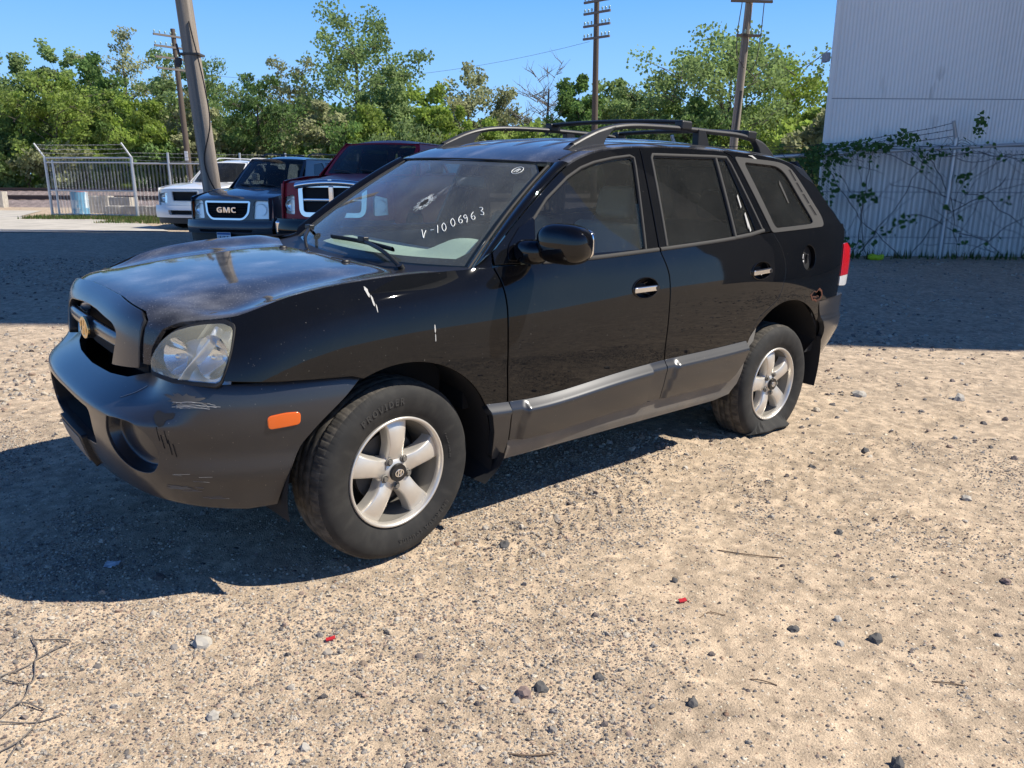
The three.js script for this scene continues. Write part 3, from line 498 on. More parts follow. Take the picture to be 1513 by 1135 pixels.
  const skin = [...gapTop(-0.5, 3.25, 40).map((p) => [p[0], p[1] - 0.012]), [3.2, 0.5], [2.95, 0.5], ...archR(0.475).slice().reverse(), [2.15, 0.36], [0.47, 0.36], ...archF(0.462).slice().reverse(), [-0.45, 0.5]];
  both(suv, 'inner_body', panel((x, y) => side(x, y).add(V3(0, 0, -0.03)), skin, { step: 0.08, rim: 0 }), D.inner);
  // door handles
  for (const [doors, x, y, rot] of [[fdoor, 1.33, 0.992, 0.03], [rdoor, 2.285, 1.037, 0.06]]) doors.forEach((dr, k) => {
    const n = surfNormal(side, x, y), rx = 0.0885, ry = 0.0475, M = (g) => (k ? mirrorZ(g) : g);
    const at = (a, r) => [x + rx * r * Math.cos(a) * Math.cos(rot) - ry * r * Math.sin(a) * Math.sin(rot), y + rx * r * Math.cos(a) * Math.sin(rot) + ry * r * Math.sin(a) * Math.cos(rot)];
    part(dr, 'handle_cup', M(sheet((u, v) => { const r = 1 - v, p = at(u * 2 * Math.PI, r); return side(p[0], p[1]).addScaledVector(n, -0.034 * (1 - r * r) - 0.004); }, 36, 8)), D.gloss);
    part(dr, 'handle_bezel', M(sheet((u, v) => { const a = u * 2 * Math.PI, b = v * 2 * Math.PI, p = at(a, 1.0 + 0.045 * Math.cos(b)); return side(p[0], p[1]).addScaledVector(n, 0.004 * Math.sin(b) + 0.001); }, 40, 8)), D.gloss);
    const c = side(x, y), lever = box(0.158, 0.030, 0.016, 0, 0, 0, 0.007); lever.rotateZ(rot); lever.translate(x - 0.006, y - 0.004, c.z + 0.008); part(dr, 'handle_lever', M(lever), D.chrome);
    const lock = new THREE.CylinderGeometry(0.011, 0.011, 0.014, 16); lock.rotateX(Math.PI / 2); lock.translate(x + 0.072, y - 0.002, c.z + 0.012); part(dr, 'lock_cylinder', M(lock), D.plastic);
  });
  // cladding
  const cladTop = pline([[0.36, 0.572], [0.516, 0.563], [0.6, 0.560], [1.05, 0.592], [1.517, 0.627], [1.9, 0.641], [2.25, 0.660]]);
  const off = spline([0, 0.006, 0.020, 0.034, 0.042, 0.06, 0.12, 0.19], [0.003, 0.009, 0.025, 0.041, 0.0445, 0.044, 0.039, 0.031]);
  const clad = (x, v) => { const y = cladTop(x) - v, k1 = sstep(0.583 - v * 0.08, 0.602 - v * 0.08, x), k2 = x > 1.4 ? sstep(1.585 - v * 0.35, 1.61 - v * 0.35, x) : 1, k = x < 0.512 ? 0.75 : Math.min(0.5 + 0.5 * k1, 0.62 + 0.38 * k2); const p = side(x, y); p.z += 0.002 + (off(v) - 0.002) * k; return p; };
  both(fdoor[0], 'cladding', panel(clad, [[0.516, 0], [1.512, 0], [1.506, 0.196], [0.532, 0.172]], { step: 0.02, stepV: 0.006, rim: 0.02, flip: true }), D.grey).forEach((m, k) => { if (k) fdoor[1].add(m); });
  both(rdoor[0], 'cladding', panel(clad, [[1.52, 0], [2.205, 0], [2.175, 0.10], [2.13, 0.175], [2.085, 0.208], [1.512, 0.198]], { step: 0.02, stepV: 0.006, rim: 0.02, flip: true }), D.grey).forEach((m, k) => { if (k) rdoor[1].add(m); });
  both(fen, 'cladding', panel(clad, [[0.392, 0], [0.508, 0], [0.524, 0.175], [0.512, 0.25], [0.452, 0.25], [0.432, 0.12]], { step: 0.02, stepV: 0.006, rim: 0.03, flip: true }), D.grey).forEach((m, k) => { if (k) fen2.add(m); });
  const rocker = (x, v) => { const y = 0.44 - v, p = side(x, y); p.z += 0.010 - 0.25 * Math.max(0, v - 0.09) - 0.004 * Math.sin(v * 30); return p; };
  both(suv, 'rocker_panel', panel(rocker, [[0.535, 0.055], [1.45, 0.022], [1.48, 0.0], [1.56, 0.022], [2.06, 0.008], [2.13, -0.03], [2.175, -0.10], [2.215, -0.20], [2.225, -0.20], [2.205, 0.03], [2.15, 0.085], [2.02, 0.105], [0.535, 0.145]], { step: 0.03, stepV: 0.01, rim: 0.06, flip: true }), D.rockerGrey);
  // rear arch end of the cladding
  // mud flaps
  const flapF = new THREE.Shape([[0, 0.13], [0.05, 0.13], [0.062, 0.03], [0.045, -0.02], [0.0, -0.06], [-0.05, -0.075], [-0.10, -0.07]].map((p) => new THREE.Vector2(...p)));
  both(suv, 'mud_flap', sheet((u, v) => V3(0.475 - 0.085 * v * v + 0.012 * (1 - u), lerp(0.345, 0.222, v), lerp(0.915, 0.66, u) - 0.02 * v * (1 - u)), 8, 8), D.rubber);
  both(suv, 'mud_flap', sheet((u, v) => V3(3.045 + 0.02 * Math.sin(v * 3), lerp(0.60, 0.285, v), lerp(0.90, 0.66, u)), 4, 8), D.rubber);
}
// --- rear bumper and lamps
{
  const rb = (x, y) => { const p = side(x, y), t = (y - 0.62) / 0.2, ledge = 0.03 * sstep(0.72, 0.69, y) ; p.z += 0.012 - 0.02 * sstep(0.62, 0.82, y) + 0.012 * sstep(0.735, 0.70, y) * sstep(0.55, 0.66, y) - 0.03 * sstep(0.62, 0.4, y); return p; };
  const poly = [[2.965, 0.826], [3.10, 0.835], [3.40, 0.84], [3.47, 0.80], [3.475, 0.70], [3.44, 0.58], [3.36, 0.46], [3.20, 0.43], [3.09, 0.44], [3.072, 0.56], [3.045, 0.66], [2.985, 0.76]];
  both(suv, 'rear_bumper', panel(rb, poly, { step: 0.02, rim: 0.03 }), D.grey);
  const lampP = [[3.215, 0.915], [3.232, 1.03], [3.258, 1.155], [3.31, 1.165], [3.36, 1.13], [3.425, 1.03], [3.42, 0.96], [3.36, 0.905]];
  const red = lampP.filter((p) => p[1] > 0.955).concat([[3.41, 0.957], [3.222, 0.962]]);
  both(suv, 'tail_lamp', panel((x, y) => side(x, y), [[3.222, 0.966], [3.232, 1.03], [3.260, 1.158], [3.315, 1.165], [3.375, 1.13], [3.435, 1.03], [3.435, 0.970]], { step: 0.02, rim: 0.02, off: 0.006 }), D.red);
  both(suv, 'reversing_lamp', panel((x, y) => side(x, y), [[3.215, 0.908], [3.2215, 0.963], [3.436, 0.967], [3.42, 0.915], [3.33, 0.90]], { step: 0.02, rim: 0.02, off: 0.005 }), D.lampWhite);
  // tailgate, rear window and bumper middle (the far end of the car)
  const endZ = (y) => (y < 1.25 ? 0.70 : lerp(0.70, 0.56, (y - 1.25) / 0.39)), endX = pline([[0.42, 3.44], [0.6, 3.50], [0.8, 3.51], [1.0, 3.49], [1.2, 3.43], [1.3, 3.36], [1.45, 3.24], [1.6, 3.12], [1.64, 3.08]]);
  const tail = (t, y) => V3(endX(y) + 0.07 * (1 - t * t), y, t * endZ(y));
  const ty = (y0, y1, w = 1) => [[-w, y0], [w, y0], [w, y1], [-w, y1]];
  const tg = part(suv, 'tailgate', panel(tail, ty(0.84, 1.64), { holes: [roundPoly([[-0.86, 1.22, 0.06], [0.86, 1.22, 0.06], [0.86, 1.58, 0.06], [-0.86, 1.58, 0.06]])], step: 0.08, rim: 0.02, flip: true }), D.paint);
  part(tg, 'rear_window', panel(tail, roundPoly([[-0.86, 1.22, 0.06], [0.86, 1.22, 0.06], [0.86, 1.58, 0.06], [-0.86, 1.58, 0.06]]), { step: 0.1, rim: 0, flip: true, off: -0.004 }), D.privacy);
  part(suv, 'rear_bumper_bar', panel((t, y) => tail(t, y).add(V3(0.03, 0, 0)), ty(0.42, 0.835, 1.0), { step: 0.1, stepV: 0.05, rim: 0.05, flip: true }), D.grey);
}
// --- cabin: frames, glass, mouldings
const cabinIn = (d) => (x, y) => { const p = cabin(x, y), n = surfNormal(cabin, x, y); return p.addScaledVector(n, -d); };
{
  const seam = (x0, x1, n = 24) => Array.from({ length: n + 1 }, (_, i) => { const x = lerp(x0, x1, i / n); return [x, seamY(x)]; });
  const belt = (x0, x1, n = 12) => Array.from({ length: n + 1 }, (_, i) => { const x = lerp(x0, x1, i / n); return [x, beltY(x) + 0.004]; });
  const gF = roundPoly([[0.668, 1.145], [0.71, 1.301], [0.80, 1.372], [0.952, 1.465], [1.05, 1.508], [1.144, 1.536], [1.28, 1.562], [1.418, 1.578, 0.03], [1.345, 1.166, 0.015]]);
  const gR = roundPoly([[1.522, 1.178, 0.015], [1.566, 1.590, 0.02], [2.05, 1.607], [2.055, 1.218]]), gS = roundPoly([[2.080, 1.602], [2.146, 1.606, 0.01], [2.262, 1.248, 0.01], [2.088, 1.228]]);
  const gQ = roundPoly([[2.297, 1.600, 0.03], [2.665, 1.592, 0.10], [2.872, 1.296, 0.05], [2.838, 1.282, 0.03], [2.443, 1.259, 0.03]]);
  const frameF = [...belt(0.47, 1.446), ...seam(0.458, 1.482).slice().reverse().map((p) => [p[0], p[1] - 0.006])];
  const frameFpoly = [...belt(0.462, 1.447), [1.486, 1.628], ...seam(0.462, 1.48).slice().reverse().map((p) => [p[0], p[1] - 0.005])];
  const fr = both(suv, 'front_door_frame', panel(cabin, inset(frameFpoly, G), { holes: [gF], step: 0.03, rim: 0.02 }), D.paint);
  const frameRpoly = [...belt(1.455, 2.40), [2.37, 1.32], [2.29, 1.50], [2.235, 1.60], [2.20, 1.632, 0.02], [2.14, 1.648], ...seam(1.492, 2.12).slice().reverse().map((p) => [p[0], p[1] - 0.005])];
  const rr = both(suv, 'rear_door_frame', panel(cabin, inset(frameRpoly, G), { holes: [gR, gS], step: 0.03, rim: 0.02 }), D.paint);
  const Dx = pline([[1.17, 3.31], [1.31, 3.215], [1.4, 3.15], [1.506, 3.075], [1.6, 2.98], [1.645, 2.90]]);
  const qPoly = [...Array.from({ length: 14 }, (_, i) => { const x = lerp(2.405, 3.26, i / 13); return [x, beltY(x) + 0.001]; }), ...[1.3, 1.35, 1.4, 1.45, 1.5, 1.55, 1.6].map((y) => [Dx(y) + 0.02, y]), ...seam(2.15, 2.96).slice().reverse().map((p) => [p[0], p[1] - 0.002]), [2.205, 1.636], [2.24, 1.60], [2.295, 1.50], [2.375, 1.32]];
  const qp = both(suv, 'rear_pillar', panel(cabin, inset(qPoly, G * 0.6), { holes: [gQ], step: 0.03, rim: 0.02 }), D.paint);
  // glass set a little in from the frame
  const pane = (poly) => panel(cabinIn(0.009), inset(poly, -0.006), { step: 0.06, rim: 0 }), filmOf = (poly) => panel(cabinIn(0.0075), inset(poly, -0.004), { step: 0.06, rim: 0 });
  fr.forEach((f, k) => { const M = (g) => (k ? mirrorZ(g) : g); const gl = part(f, 'window_glass', M(pane(gF)), D.sideGlass); part(f, 'window_dust', M(filmOf(gF)), D.filmSide); });
  rr.forEach((f, k) => { const M = (g) => (k ? mirrorZ(g) : g); part(f, 'window_glass', M(pane(gR)), D.privacy); part(f, 'window_glass', M(pane(gS)), D.privacy); part(f, 'window_dust', M(filmOf(gR)), D.filmSide); part(f, 'window_dust', M(filmOf(gS)), D.filmSide); });
  qp.forEach((f, k) => { const M = (g) => (k ? mirrorZ(g) : g); part(f, 'window_glass', M(pane(gQ)), D.privacy); part(f, 'window_dust', M(filmOf(gQ)), D.filmSide); });
  // mouldings round the openings
  const loop = (poly, d) => { const p = inset(poly, -d); return [...p, p[0]]; };
  for (const k of [0, 1]) {
    const mk = (o, name, pts, w, h, m = D.trim) => { const b = bead(cabin, pts, w, h, m, o, name); if (k) b.geometry = mirrorZ(b.geometry); };
    mk(fr[k], 'window_moulding', [[0.70, 1.296], [0.80, 1.381], [0.952, 1.473], [1.05, 1.517], [1.144, 1.545], [1.28, 1.571], [1.40, 1.587], [1.428, 1.579], [1.424, 1.54], [1.356, 1.166]], 0.013, 0.005);
    mk(fr[k], 'belt_moulding', belt(0.70, 1.445), 0.020, 0.007);
    mk(rr[k], 'window_moulding', [[1.513, 1.178], [1.556, 1.585], [1.572, 1.602], [2.05, 1.618], [2.158, 1.619], [2.182, 1.585], [2.32, 1.252]], 0.016, 0.005);
    mk(rr[k], 'belt_moulding', belt(1.458, 2.06), 0.020, 0.007); mk(rr[k], 'belt_moulding', [[2.06, 1.211], [2.2, 1.226], [2.33, 1.248]], 0.022, 0.008);
    mk(rr[k], 'window_divider', [[2.067, 1.612], [2.071, 1.214]], 0.018, 0.005);
    // quarter window surround with its four ladder slots
    const outer = roundPoly([[2.228, 1.625, 0.02], [2.66, 1.617, 0.10], [2.80, 1.585, 0.1], [2.905, 1.46], [2.995, 1.325, 0.04], [2.985, 1.268, 0.04], [2.88, 1.262, 0.05], [2.405, 1.236, 0.02]]);
    const slots = [[0.0, 0.24], [0.27, 0.48], [0.51, 0.72], [0.75, 0.97]].map(([a, b]) => { const A = (t) => [lerp(2.735, 2.915, t), lerp(1.578, 1.318, t)], w = [0.030, 0.019], p = A(a), q = A(b); return [[p[0] - 0.004, p[1]], [p[0] + w[0], p[1] + 0.004], [q[0] + w[0], q[1] + 0.004], [q[0] - 0.004, q[1]]]; });
    const g = panel(cabin, outer, { holes: [inset(gQ, -0.002), ...slots], step: 0.03, rim: 0.004, off: 0.005 }); part(qp[k], 'window_surround', k ? mirrorZ(g) : g, D.trim);
    const bk = panel(cabin, [[2.70, 1.60], [2.80, 1.585], [2.99, 1.33], [2.96, 1.28], [2.88, 1.29]], { step: 0.05, rim: 0, off: 0.001 }); part(qp[k], 'slot_backing', k ? mirrorZ(bk) : bk, D.inner);
  }
  // bird streaks on the rear glass and a peeled patch on the roof rail channel
  for (const [poly, f] of [[[[2.163, 1.42], [2.172, 1.43], [2.178, 1.37], [2.17, 1.36]], 1], [[[2.19, 1.33], [2.20, 1.34], [2.215, 1.25], [2.205, 1.24], [2.20, 1.27], [2.193, 1.255]], 1]]) part(rr[0], 'bird_dropping', panel(cabin, poly, { step: 0.02, rim: 0.001, bevel: 0.0004, off: 0.0015 }), D.dropping);
  part(qp[0], 'bird_dropping', panel(cabin, [[2.60, 1.50], [2.612, 1.52], [2.64, 1.45], [2.655, 1.40], [2.645, 1.395]], { step: 0.02, rim: 0.001, bevel: 0.0004, off: -0.004 }), D.trim);
  part(qp[0], 'peeled_paint', panel(cabin, [[2.36, 1.640], [2.40, 1.641], [2.43, 1.625], [2.44, 1.607], [2.425, 1.603], [2.415, 1.622], [2.39, 1.634]], { step: 0.02, rim: 0.001, bevel: 0.0004, off: 0.0015 }), D.dropping);
  // roof
  const head = Array.from({ length: 25 }, (_, i) => { const w = -0.985 + 1.97 * i / 24; return [0.892 + 0.085 * w * w, w]; });
  const rf = part(suv, 'roof', panel(roof, [...head, [2.0, 0.998], [3.0, 0.985], [3.16, 0.9], [3.2, 0], [3.16, -0.9], [3.0, -0.985], [2.0, -0.998]], { step: 0.05, stepV: 0.05, rim: 0.02, flip: true }), D.paintTop);
  for (const w of [-0.5, -0.17, 0.17, 0.5]) part(rf, 'roof_rib', sheet((u, v) => { const x = lerp(1.12, 3.0, u), p = roof(x, w + (v - 0.5) * 0.10); p.y += 0.006 * Math.sin(Math.PI * v) * sstep(0, 0.04, u) * sstep(1, 0.96, u) - 0.0005; return p; }, 40, 8, { flip: true }), D.paintTop);
  both(rf, 'roof_channel', sheet((u, v) => { const x = lerp(0.99, 2.95, u), p = roof(x, 0.90 + (v - 0.5) * 0.03); p.y += 0.003 * Math.sin(Math.PI * v) + 0.0005; return p; }, 40, 4, { flip: true }), D.plastic);
  // A pillars: between windshield edge and door frame
  const pil = (t, v) => { const a = wind(1.035, lerp(0.0, 1.0, t)), xs = lerp(0.455, 0.985, t), b = cabin(xs, seamY(xs)), p = a.clone().lerp(b, v), k = 4 * v * (1 - v); return p.add(V3(-0.012 * k, 0.012 * k, 0.016 * k)); };
  both(suv, 'windshield_pillar', sheet(pil, 24, 10), D.paint);
  both(suv, 'cowl_corner', sheet((u, v) => { const a = wind(1.035, 0), p0 = V3(a.x, a.y, a.z), p1 = cabin(0.455, seamY(0.455)), q0 = V3(0.30, 1.095, 0.78), q1 = side(0.447, sideTop(0.447)); return p0.lerp(p1, v).lerp(q0.lerp(q1, v), u); }, 6, 8, { flip: true }), D.paint);
  const ws = part(suv, 'windshield', panel(wind, [[-1, 0.0], [1, 0.0], [1, 0.9], [0.9, 1], [-0.9, 1], [-1, 0.9]], { step: 0.08, rim: 0 }), D.windshield, 'dusty windshield with a hole and a handwritten number');
  part(ws, 'windshield_dust', panel((u, v) => wind(u, v), [[-0.985, 0.03], [0.985, 0.03], [0.985, 0.9], [0.9, 0.985], [-0.9, 0.985], [-0.985, 0.9]], { step: 0.08, rim: 0, off: 0.0016 }), D.film);
  const frit = panel(wind, [[-1, -0.01], [1, -0.01], [1, 0.9], [0.9, 1.0], [-0.9, 1.0], [-1, 0.9]], { holes: [[[-0.93, 0.085], [0.90, 0.085], [0.955, 0.14], [0.965, 0.86], [0.88, 0.955], [-0.88, 0.955], [-0.965, 0.86], [-0.965, 0.12]]], step: 0.08, rim: 0, off: -0.003 }); part(ws, 'glass_border', frit, D.plastic);
  for (const s of [1, -1]) { const pts = Array.from({ length: 30 }, (_, i) => wind(s * 1.018, lerp(-0.01, 0.985, i / 29))); stripAlong(pts, pts.map((_, i) => V3(-0.35, 0.45, 0.8 * s).normalize()), 0.011, 0.006, D.trim, ws, 'glass_moulding'); }
  { const pts = Array.from({ length: 30 }, (_, i) => { const u = -1 + 2 * i / 29; return wind(u, 1.0 + 0.006).add(V3(0, 0.004, 0)); }); stripAlong(pts, pts.map(() => V3(-0.4, 0.9, 0)), 0.014, 0.004, D.rubber, ws, 'header_seal'); }
  // handwriting in white marker, and the hole
  const W3 = (u, v) => wind(u, v).addScaledVector(surfNormal(wind, u, v), 0.0028), stroke = (pts, r = 0.0015) => tube(pts.map((p) => W3(p[0], p[1])), r, 5, pts.length * 5);
  const glyph = { V: [[[0, 1], [0.45, 0], [0.6, 0.45], [1, 0.95]]], '-': [[[0.1, 0.45], [0.9, 0.55]]], 1: [[[0.5, 0.95], [0.45, 0]]], 0: [[[0.5, 1], [0.1, 0.7], [0.1, 0.25], [0.5, 0], [0.9, 0.3], [0.85, 0.75], [0.5, 1]]], 6: [[[0.75, 1], [0.25, 0.65], [0.1, 0.25], [0.45, 0], [0.85, 0.2], [0.7, 0.5], [0.2, 0.35]]], 9: [[[0.85, 0.75], [0.5, 1], [0.15, 0.75], [0.4, 0.5], [0.8, 0.7], [0.8, 0.4], [0.6, 0]]], 3: [[[0.15, 0.95], [0.7, 1], [0.8, 0.75], [0.4, 0.55], [0.85, 0.35], [0.7, 0.05], [0.15, 0.05]]] };
  const marks = [], inkM = std(C(0.85, 0.86, 0.83), 0.7); const str = 'V-1006963', U0 = [0.545, 0.256], U1 = [0.835, 0.475];
  [...str].forEach((ch, i) => { const t = i / 8.2, cu = lerp(U0[0], U1[0], t), cv = lerp(U0[1], U1[1], t) + 0.012 * Math.sin(i * 1.7); for (const s of glyph[ch]) part(ws, 'written_character', stroke(s.map(([a, b]) => [cu + (a - 0.5) * 0.036 - (b - 0.5) * 0.062, cv + (b - 0.5) * 0.068])), inkM); });
  const ce = [0.800, 0.905]; marks.push(stroke(ellipse2(ce[0], ce[1], 0.046, 0.038, 18).concat([[ce[0] + 0.047, ce[1]]]), 0.0014), stroke([[ce[0] - 0.02, ce[1] - 0.02], [ce[0] - 0.002, ce[1] + 0.022]], 0.0014), stroke([[ce[0] + 0.004, ce[1] - 0.02], [ce[0] + 0.012, ce[1] + 0.018]], 0.0014), stroke([[ce[0] - 0.02, ce[1] + 0.002], [ce[0] + 0.024, ce[1] + 0.008]], 0.0014));
  marks.forEach((g) => part(ws, 'circled_mark', g, inkM));
  const hc = [0.256, 0.526], R = rng(5), ringP = (k) => ellipse2(hc[0], hc[1], 0.036 * k, 0.046 * k, 22, 0.5).map((p) => [p[0] + (R() - 0.5) * 0.012, p[1] + (R() - 0.5) * 0.012]);
  const holeP = ringP(0.8); part(ws, 'hole', panel(wind, holeP, { step: 0.05, rim: 0.004, off: 0.0024 }), D.inner);
  part(ws, 'crushed_glass', panel(wind, ringP(1.55), { holes: [holeP], step: 0.03, rim: 0.001, off: 0.0022 }), std(C(0.62, 0.64, 0.63), 0.6, { transparent: true, map: tex(256, 256, (x, y, i, j) => [0.9, 0.92, 0.92, clamp(0.35 + 0.9 * (hash2(i >> 1, j >> 1, 9) - 0.35))]) }));
  const cr = []; for (let k = 0; k < 16; k++) { const a = R() * 6.283, l = 0.02 + 0.05 * R() * (Math.cos(a - 0.5) > 0.6 ? 1.8 : 0.6), c = Math.cos(a), s = Math.sin(a); cr.push(tube([W3(hc[0] + 0.03 * c, hc[1] + 0.04 * s), W3(hc[0] + (0.03 + l * 0.5) * c + 0.01 * (R() - 0.5), hc[1] + (0.04 + l * 0.5) * s), W3(hc[0] + (0.03 + l) * c, hc[1] + (0.04 + l) * s)], 0.0006, 3, 4)); } part(ws, 'frosted_streak', panel(wind, [[0.255, 0.56], [0.285, 0.64], [0.32, 0.72], [0.36, 0.80], [0.40, 0.80], [0.40, 0.72], [0.37, 0.64], [0.32, 0.545]], { step: 0.04, rim: 0, off: 0.0022 }), std(C(1, 1, 1), 0.8, { transparent: true, map: tex(256, 256, (x, y, i, j) => [0.85, 0.87, 0.87, clamp(0.75 * (fbm(x * 30, y * 7, 4, 8, 0) - 0.42) + 0.16 * (hash2(i, j, 6) - 0.3))]) }));
  part(ws, 'cracks', merge(cr), std(C(0.7, 0.72, 0.72), 0.5)).userData.kind = 'stuff';
}
// --- hood, nose, lamps, bumper
{
  const gz = (x) => sideGrid(x, 1) - 0.005;
  const edge = (sg) => Array.from({ length: 30 }, (_, i) => { const s = lerp(0.225, 1.19, i / 29); let z = 0.75; for (let k = 0; k < 12; k++) z = gz(hood(s, z).x); return [s, sg * z]; });
  const nose = [[0.19, 0.685], [0.162, 0.61], [0.125, 0.565], [0.06, 0.535], [0.0, 0.53]];
  const poly = [...edge(1), [1.14, 0.5], [1.10, 0.2], [1.09, 0], [1.10, -0.2], [1.14, -0.5], ...edge(-1).reverse(), ...nose.map((p) => [p[0], -p[1]]), [0, -0.495], [0.02, -0.490], [0.15, -0.486], [0.18, -0.442], [0.205, -0.2], [0.207, 0], [0.205, 0.2], [0.18, 0.442], [0.15, 0.486], [0.02, 0.490], [0, 0.495], ...nose.slice().reverse()];
  const hd = part(suv, 'hood', panel(hood, inset(poly, 0.0045), { step: 0.03, stepV: 0.03, rim: 0.02, flip: true }), D.paintTop);
  for (const [s, z] of [[1.04, -0.30], [1.04, 0.30]]) { const p = hood(s, z); part(hd, 'washer_nozzle', (() => { const g = new THREE.SphereGeometry(0.014, 10, 8, 0, 6.3, 0, 1.6); g.scale(1.5, 0.9, 1); g.translate(p.x, p.y, p.z); return g; })(), D.plastic); }
  // grille garnish: a U-shaped grey moulding with a black mesh, a bar and the badge behind it
  const out = [[-0.01, 0.486], [0.02, 0.486], [0.146, 0.482], [0.172, 0.440], [0.200, 0.2], [0.202, 0], [0.200, -0.2], [0.172, -0.44], [0.146, -0.482], [-0.01, -0.486], [-0.03, -0.315], [0.03, -0.335], [0.085, -0.352, 0.03], [0.112, -0.30, 0.03], [0.128, -0.1], [0.130, 0], [0.128, 0.1], [0.112, 0.30, 0.03], [0.085, 0.352, 0.03], [0.03, 0.335], [-0.03, 0.315]];
  const gr = part(suv, 'grille_surround', panel(hood, roundPoly(out), { step: 0.025, rim: 0.03, flip: true, off: 0.010, bevel: 0.003 }), D.grey, 'grey grille moulding around black opening');
  const back = (s, z) => hood(s, z).add(V3(0.075, 0, 0)); part(gr, 'grille_backing', panel(back, [[-0.06, 0.40], [0.15, 0.40], [0.15, -0.40], [-0.06, -0.40]], { step: 0.05, rim: 0, flip: true }), D.inner);
  part(gr, 'grille_bar', sheet((u, v) => { const z = lerp(-0.345, 0.345, u), a = v * 2 * Math.PI, p = hood(0.04, z); return V3(p.x + 0.018 + 0.022 * Math.cos(a), p.y + 0.014 + 0.027 * Math.sin(a) * (1 - 0.25 * Math.cos(a)), z); }, 24, 14, { flip: true }), D.grey);
  const bd = badgeH(0.115, 0.078, 0.006); bd.rotateY(-Math.PI / 2); { const p = hood(0.035, 0); bd.translate(p.x - 0.012, p.y + 0.012, 0); } part(gr, 'badge', bd, D.gold);
  const bdk = new THREE.CylinderGeometry(0.057, 0.06, 0.02, 32); bdk.scale(1, 1, 0.7); bdk.rotateZ(Math.PI / 2); bdk.rotateX(Math.PI / 2); { const p = hood(0.035, 0); bdk.translate(p.x - 0.0, p.y + 0.012, 0); } part(gr, 'badge_plate', bdk, D.plastic);
  // headlights
  const lens = [[1.02, 0.786], [0.88, 0.82], [0.90, 0.862], [1.078, 0.909], [1.47, 0.938], [2.092, 0.956, 0], [2.72, 0.958, 0.1], [3.07, 0.932], [3.14, 0.88], [2.99, 0.792], [2.86, 0.775], [1.938, 0.770], [1.2, 0.778]];
  const lp = curve2([...lens.slice(0, 11).map((p) => [p[0], p[1]])], 5).concat([[2.86, 0.776], [1.938, 0.770], [1.2, 0.777]]);
  const lampUv = (a, y) => lamp(a, y), inL = (d) => (a, y) => { const p = lamp(a, y), n = surfNormal(lamp, a, y); return p.addScaledVector(n, -d); };
  for (const k of [0, 1]) {
    const M = (g) => (k ? mirrorZ(g) : g), H = new THREE.Group(); H.name = 'headlight'; suv.add(H);
    part(H, 'lens', M(panel(lampUv, inset(lp, 0.004), { step: 0.12, stepV: 0.02, rim: 0.0 })), D.clear);
    part(H, 'lens_haze', M(panel(lampUv, inset(lp, 0.006), { step: 0.12, stepV: 0.02, rim: 0.0, off: 0.0016 })), k ? D.hazeR ?? D.film : (D.hazeL = std(C(1, 1, 1), 0.6, { transparent: true, map: tex(512, 512, (x, y, i, j) => { const n = fbm(x * 1.2, y * 9, 4, 71, 0); return [0.93, 0.91, 0.80, clamp(0.24 + 0.5 * sstep(0.45, 0.85, n) + 0.06 * (hash2(i, j, 2) - 0.5))]; }) })));
    part(H, 'lens_seal', M(panel(lampUv, inset(lp, -0.006), { holes: [inset(lp, 0.003)], step: 0.12, stepV: 0.02, rim: 0.012, off: -0.004 })), D.rubber);
    part(H, 'housing', M(panel(inL(0.085), inset(lp, 0.004), { step: 0.2, stepV: 0.03, rim: 0 })), D.lampBack);
    // two reflector bowls with bulbs, and a vertical divider
    for (const [a, y, r, dp] of [[1.55, 0.845, 0.062, 0.06], [2.55, 0.86, 0.072, 0.065]]) {
      const c = inL(0.018)(a, y), n = surfNormal(lamp, a, y).lerp(V3(-1, 0, 0.25), 0.6).normalize(), qx = V3(0, 1, 0).cross(n).normalize(), qy = n.clone().cross(qx);
      const bowl = sheet((u, v) => { const t = u * 2 * Math.PI, rr = r * v; return c.clone().addScaledVector(qx, rr * Math.cos(t)).addScaledVector(qy, rr * Math.sin(t)).addScaledVector(n, -dp * (1 - v * v) + (Math.floor(u * 24) % 2) * 0.0015 * v); }, 48, 10);
      part(H, 'reflector_bowl', M(bowl), D.reflector);
      const bulb = new THREE.CapsuleGeometry(0.011, 0.022, 4, 10); bulb.applyQuaternion(new THREE.Quaternion().setFromUnitVectors(V3(0, 1, 0), n)); const bp = c.clone().addScaledVector(n, -0.022); bulb.translate(bp.x, bp.y, bp.z); part(H, 'bulb', M(bulb), D.chrome);
    }
    const div = sheet((u, v) => { const y = lerp(0.775, 0.95, u), a = 2.05 + 0.16 * Math.sin((u - 0.2) * 2.4), w = 0.05 + 0.10 * u; return inL(0.012 + 0.03 * (2 * v - 1) ** 2)(a + (v - 0.5) * w * 2, y); }, 14, 8, { flip: true }); part(H, 'divider', M(div), D.lampBack);
  }
  // front bumper
  const bw = [...[-1, 1].map((s) => s)];
  const topA = [[0, 0.698], [0.222, 0.704], [0.36, 0.716], [0.44, 0.738], [0.52, 0.758], [0.60, 0.768], [0.93, 0.766], [1.088, 0.769], [1.25, 0.768], [1.363, 0.763], [1.392, 0.757]], rearA = [[1.33, 0.70], [1.249, 0.629], [1.205, 0.58], [1.174, 0.538], [1.135, 0.44], [1.112, 0.37], [1.10, 0.325]], botA = [[1.0, 0.318], [0.84, 0.335], [0.69, 0.352], [0.46, 0.360], [0.25, 0.350], [0, 0.340]];
  const half = [...topA, ...curve2(rearA, 3), ...botA], full = [...half, ...half.slice(1, -1).reverse().map((p) => [-p[0], p[1]])];
  const intake = roundPoly([[-0.34, 0.606, 0.04], [0, 0.612], [0.30, 0.606, 0.04], [0.312, 0.47, 0.03], [0.17, 0.455], [-0.17, 0.455], [-0.34, 0.47, 0.03]]);
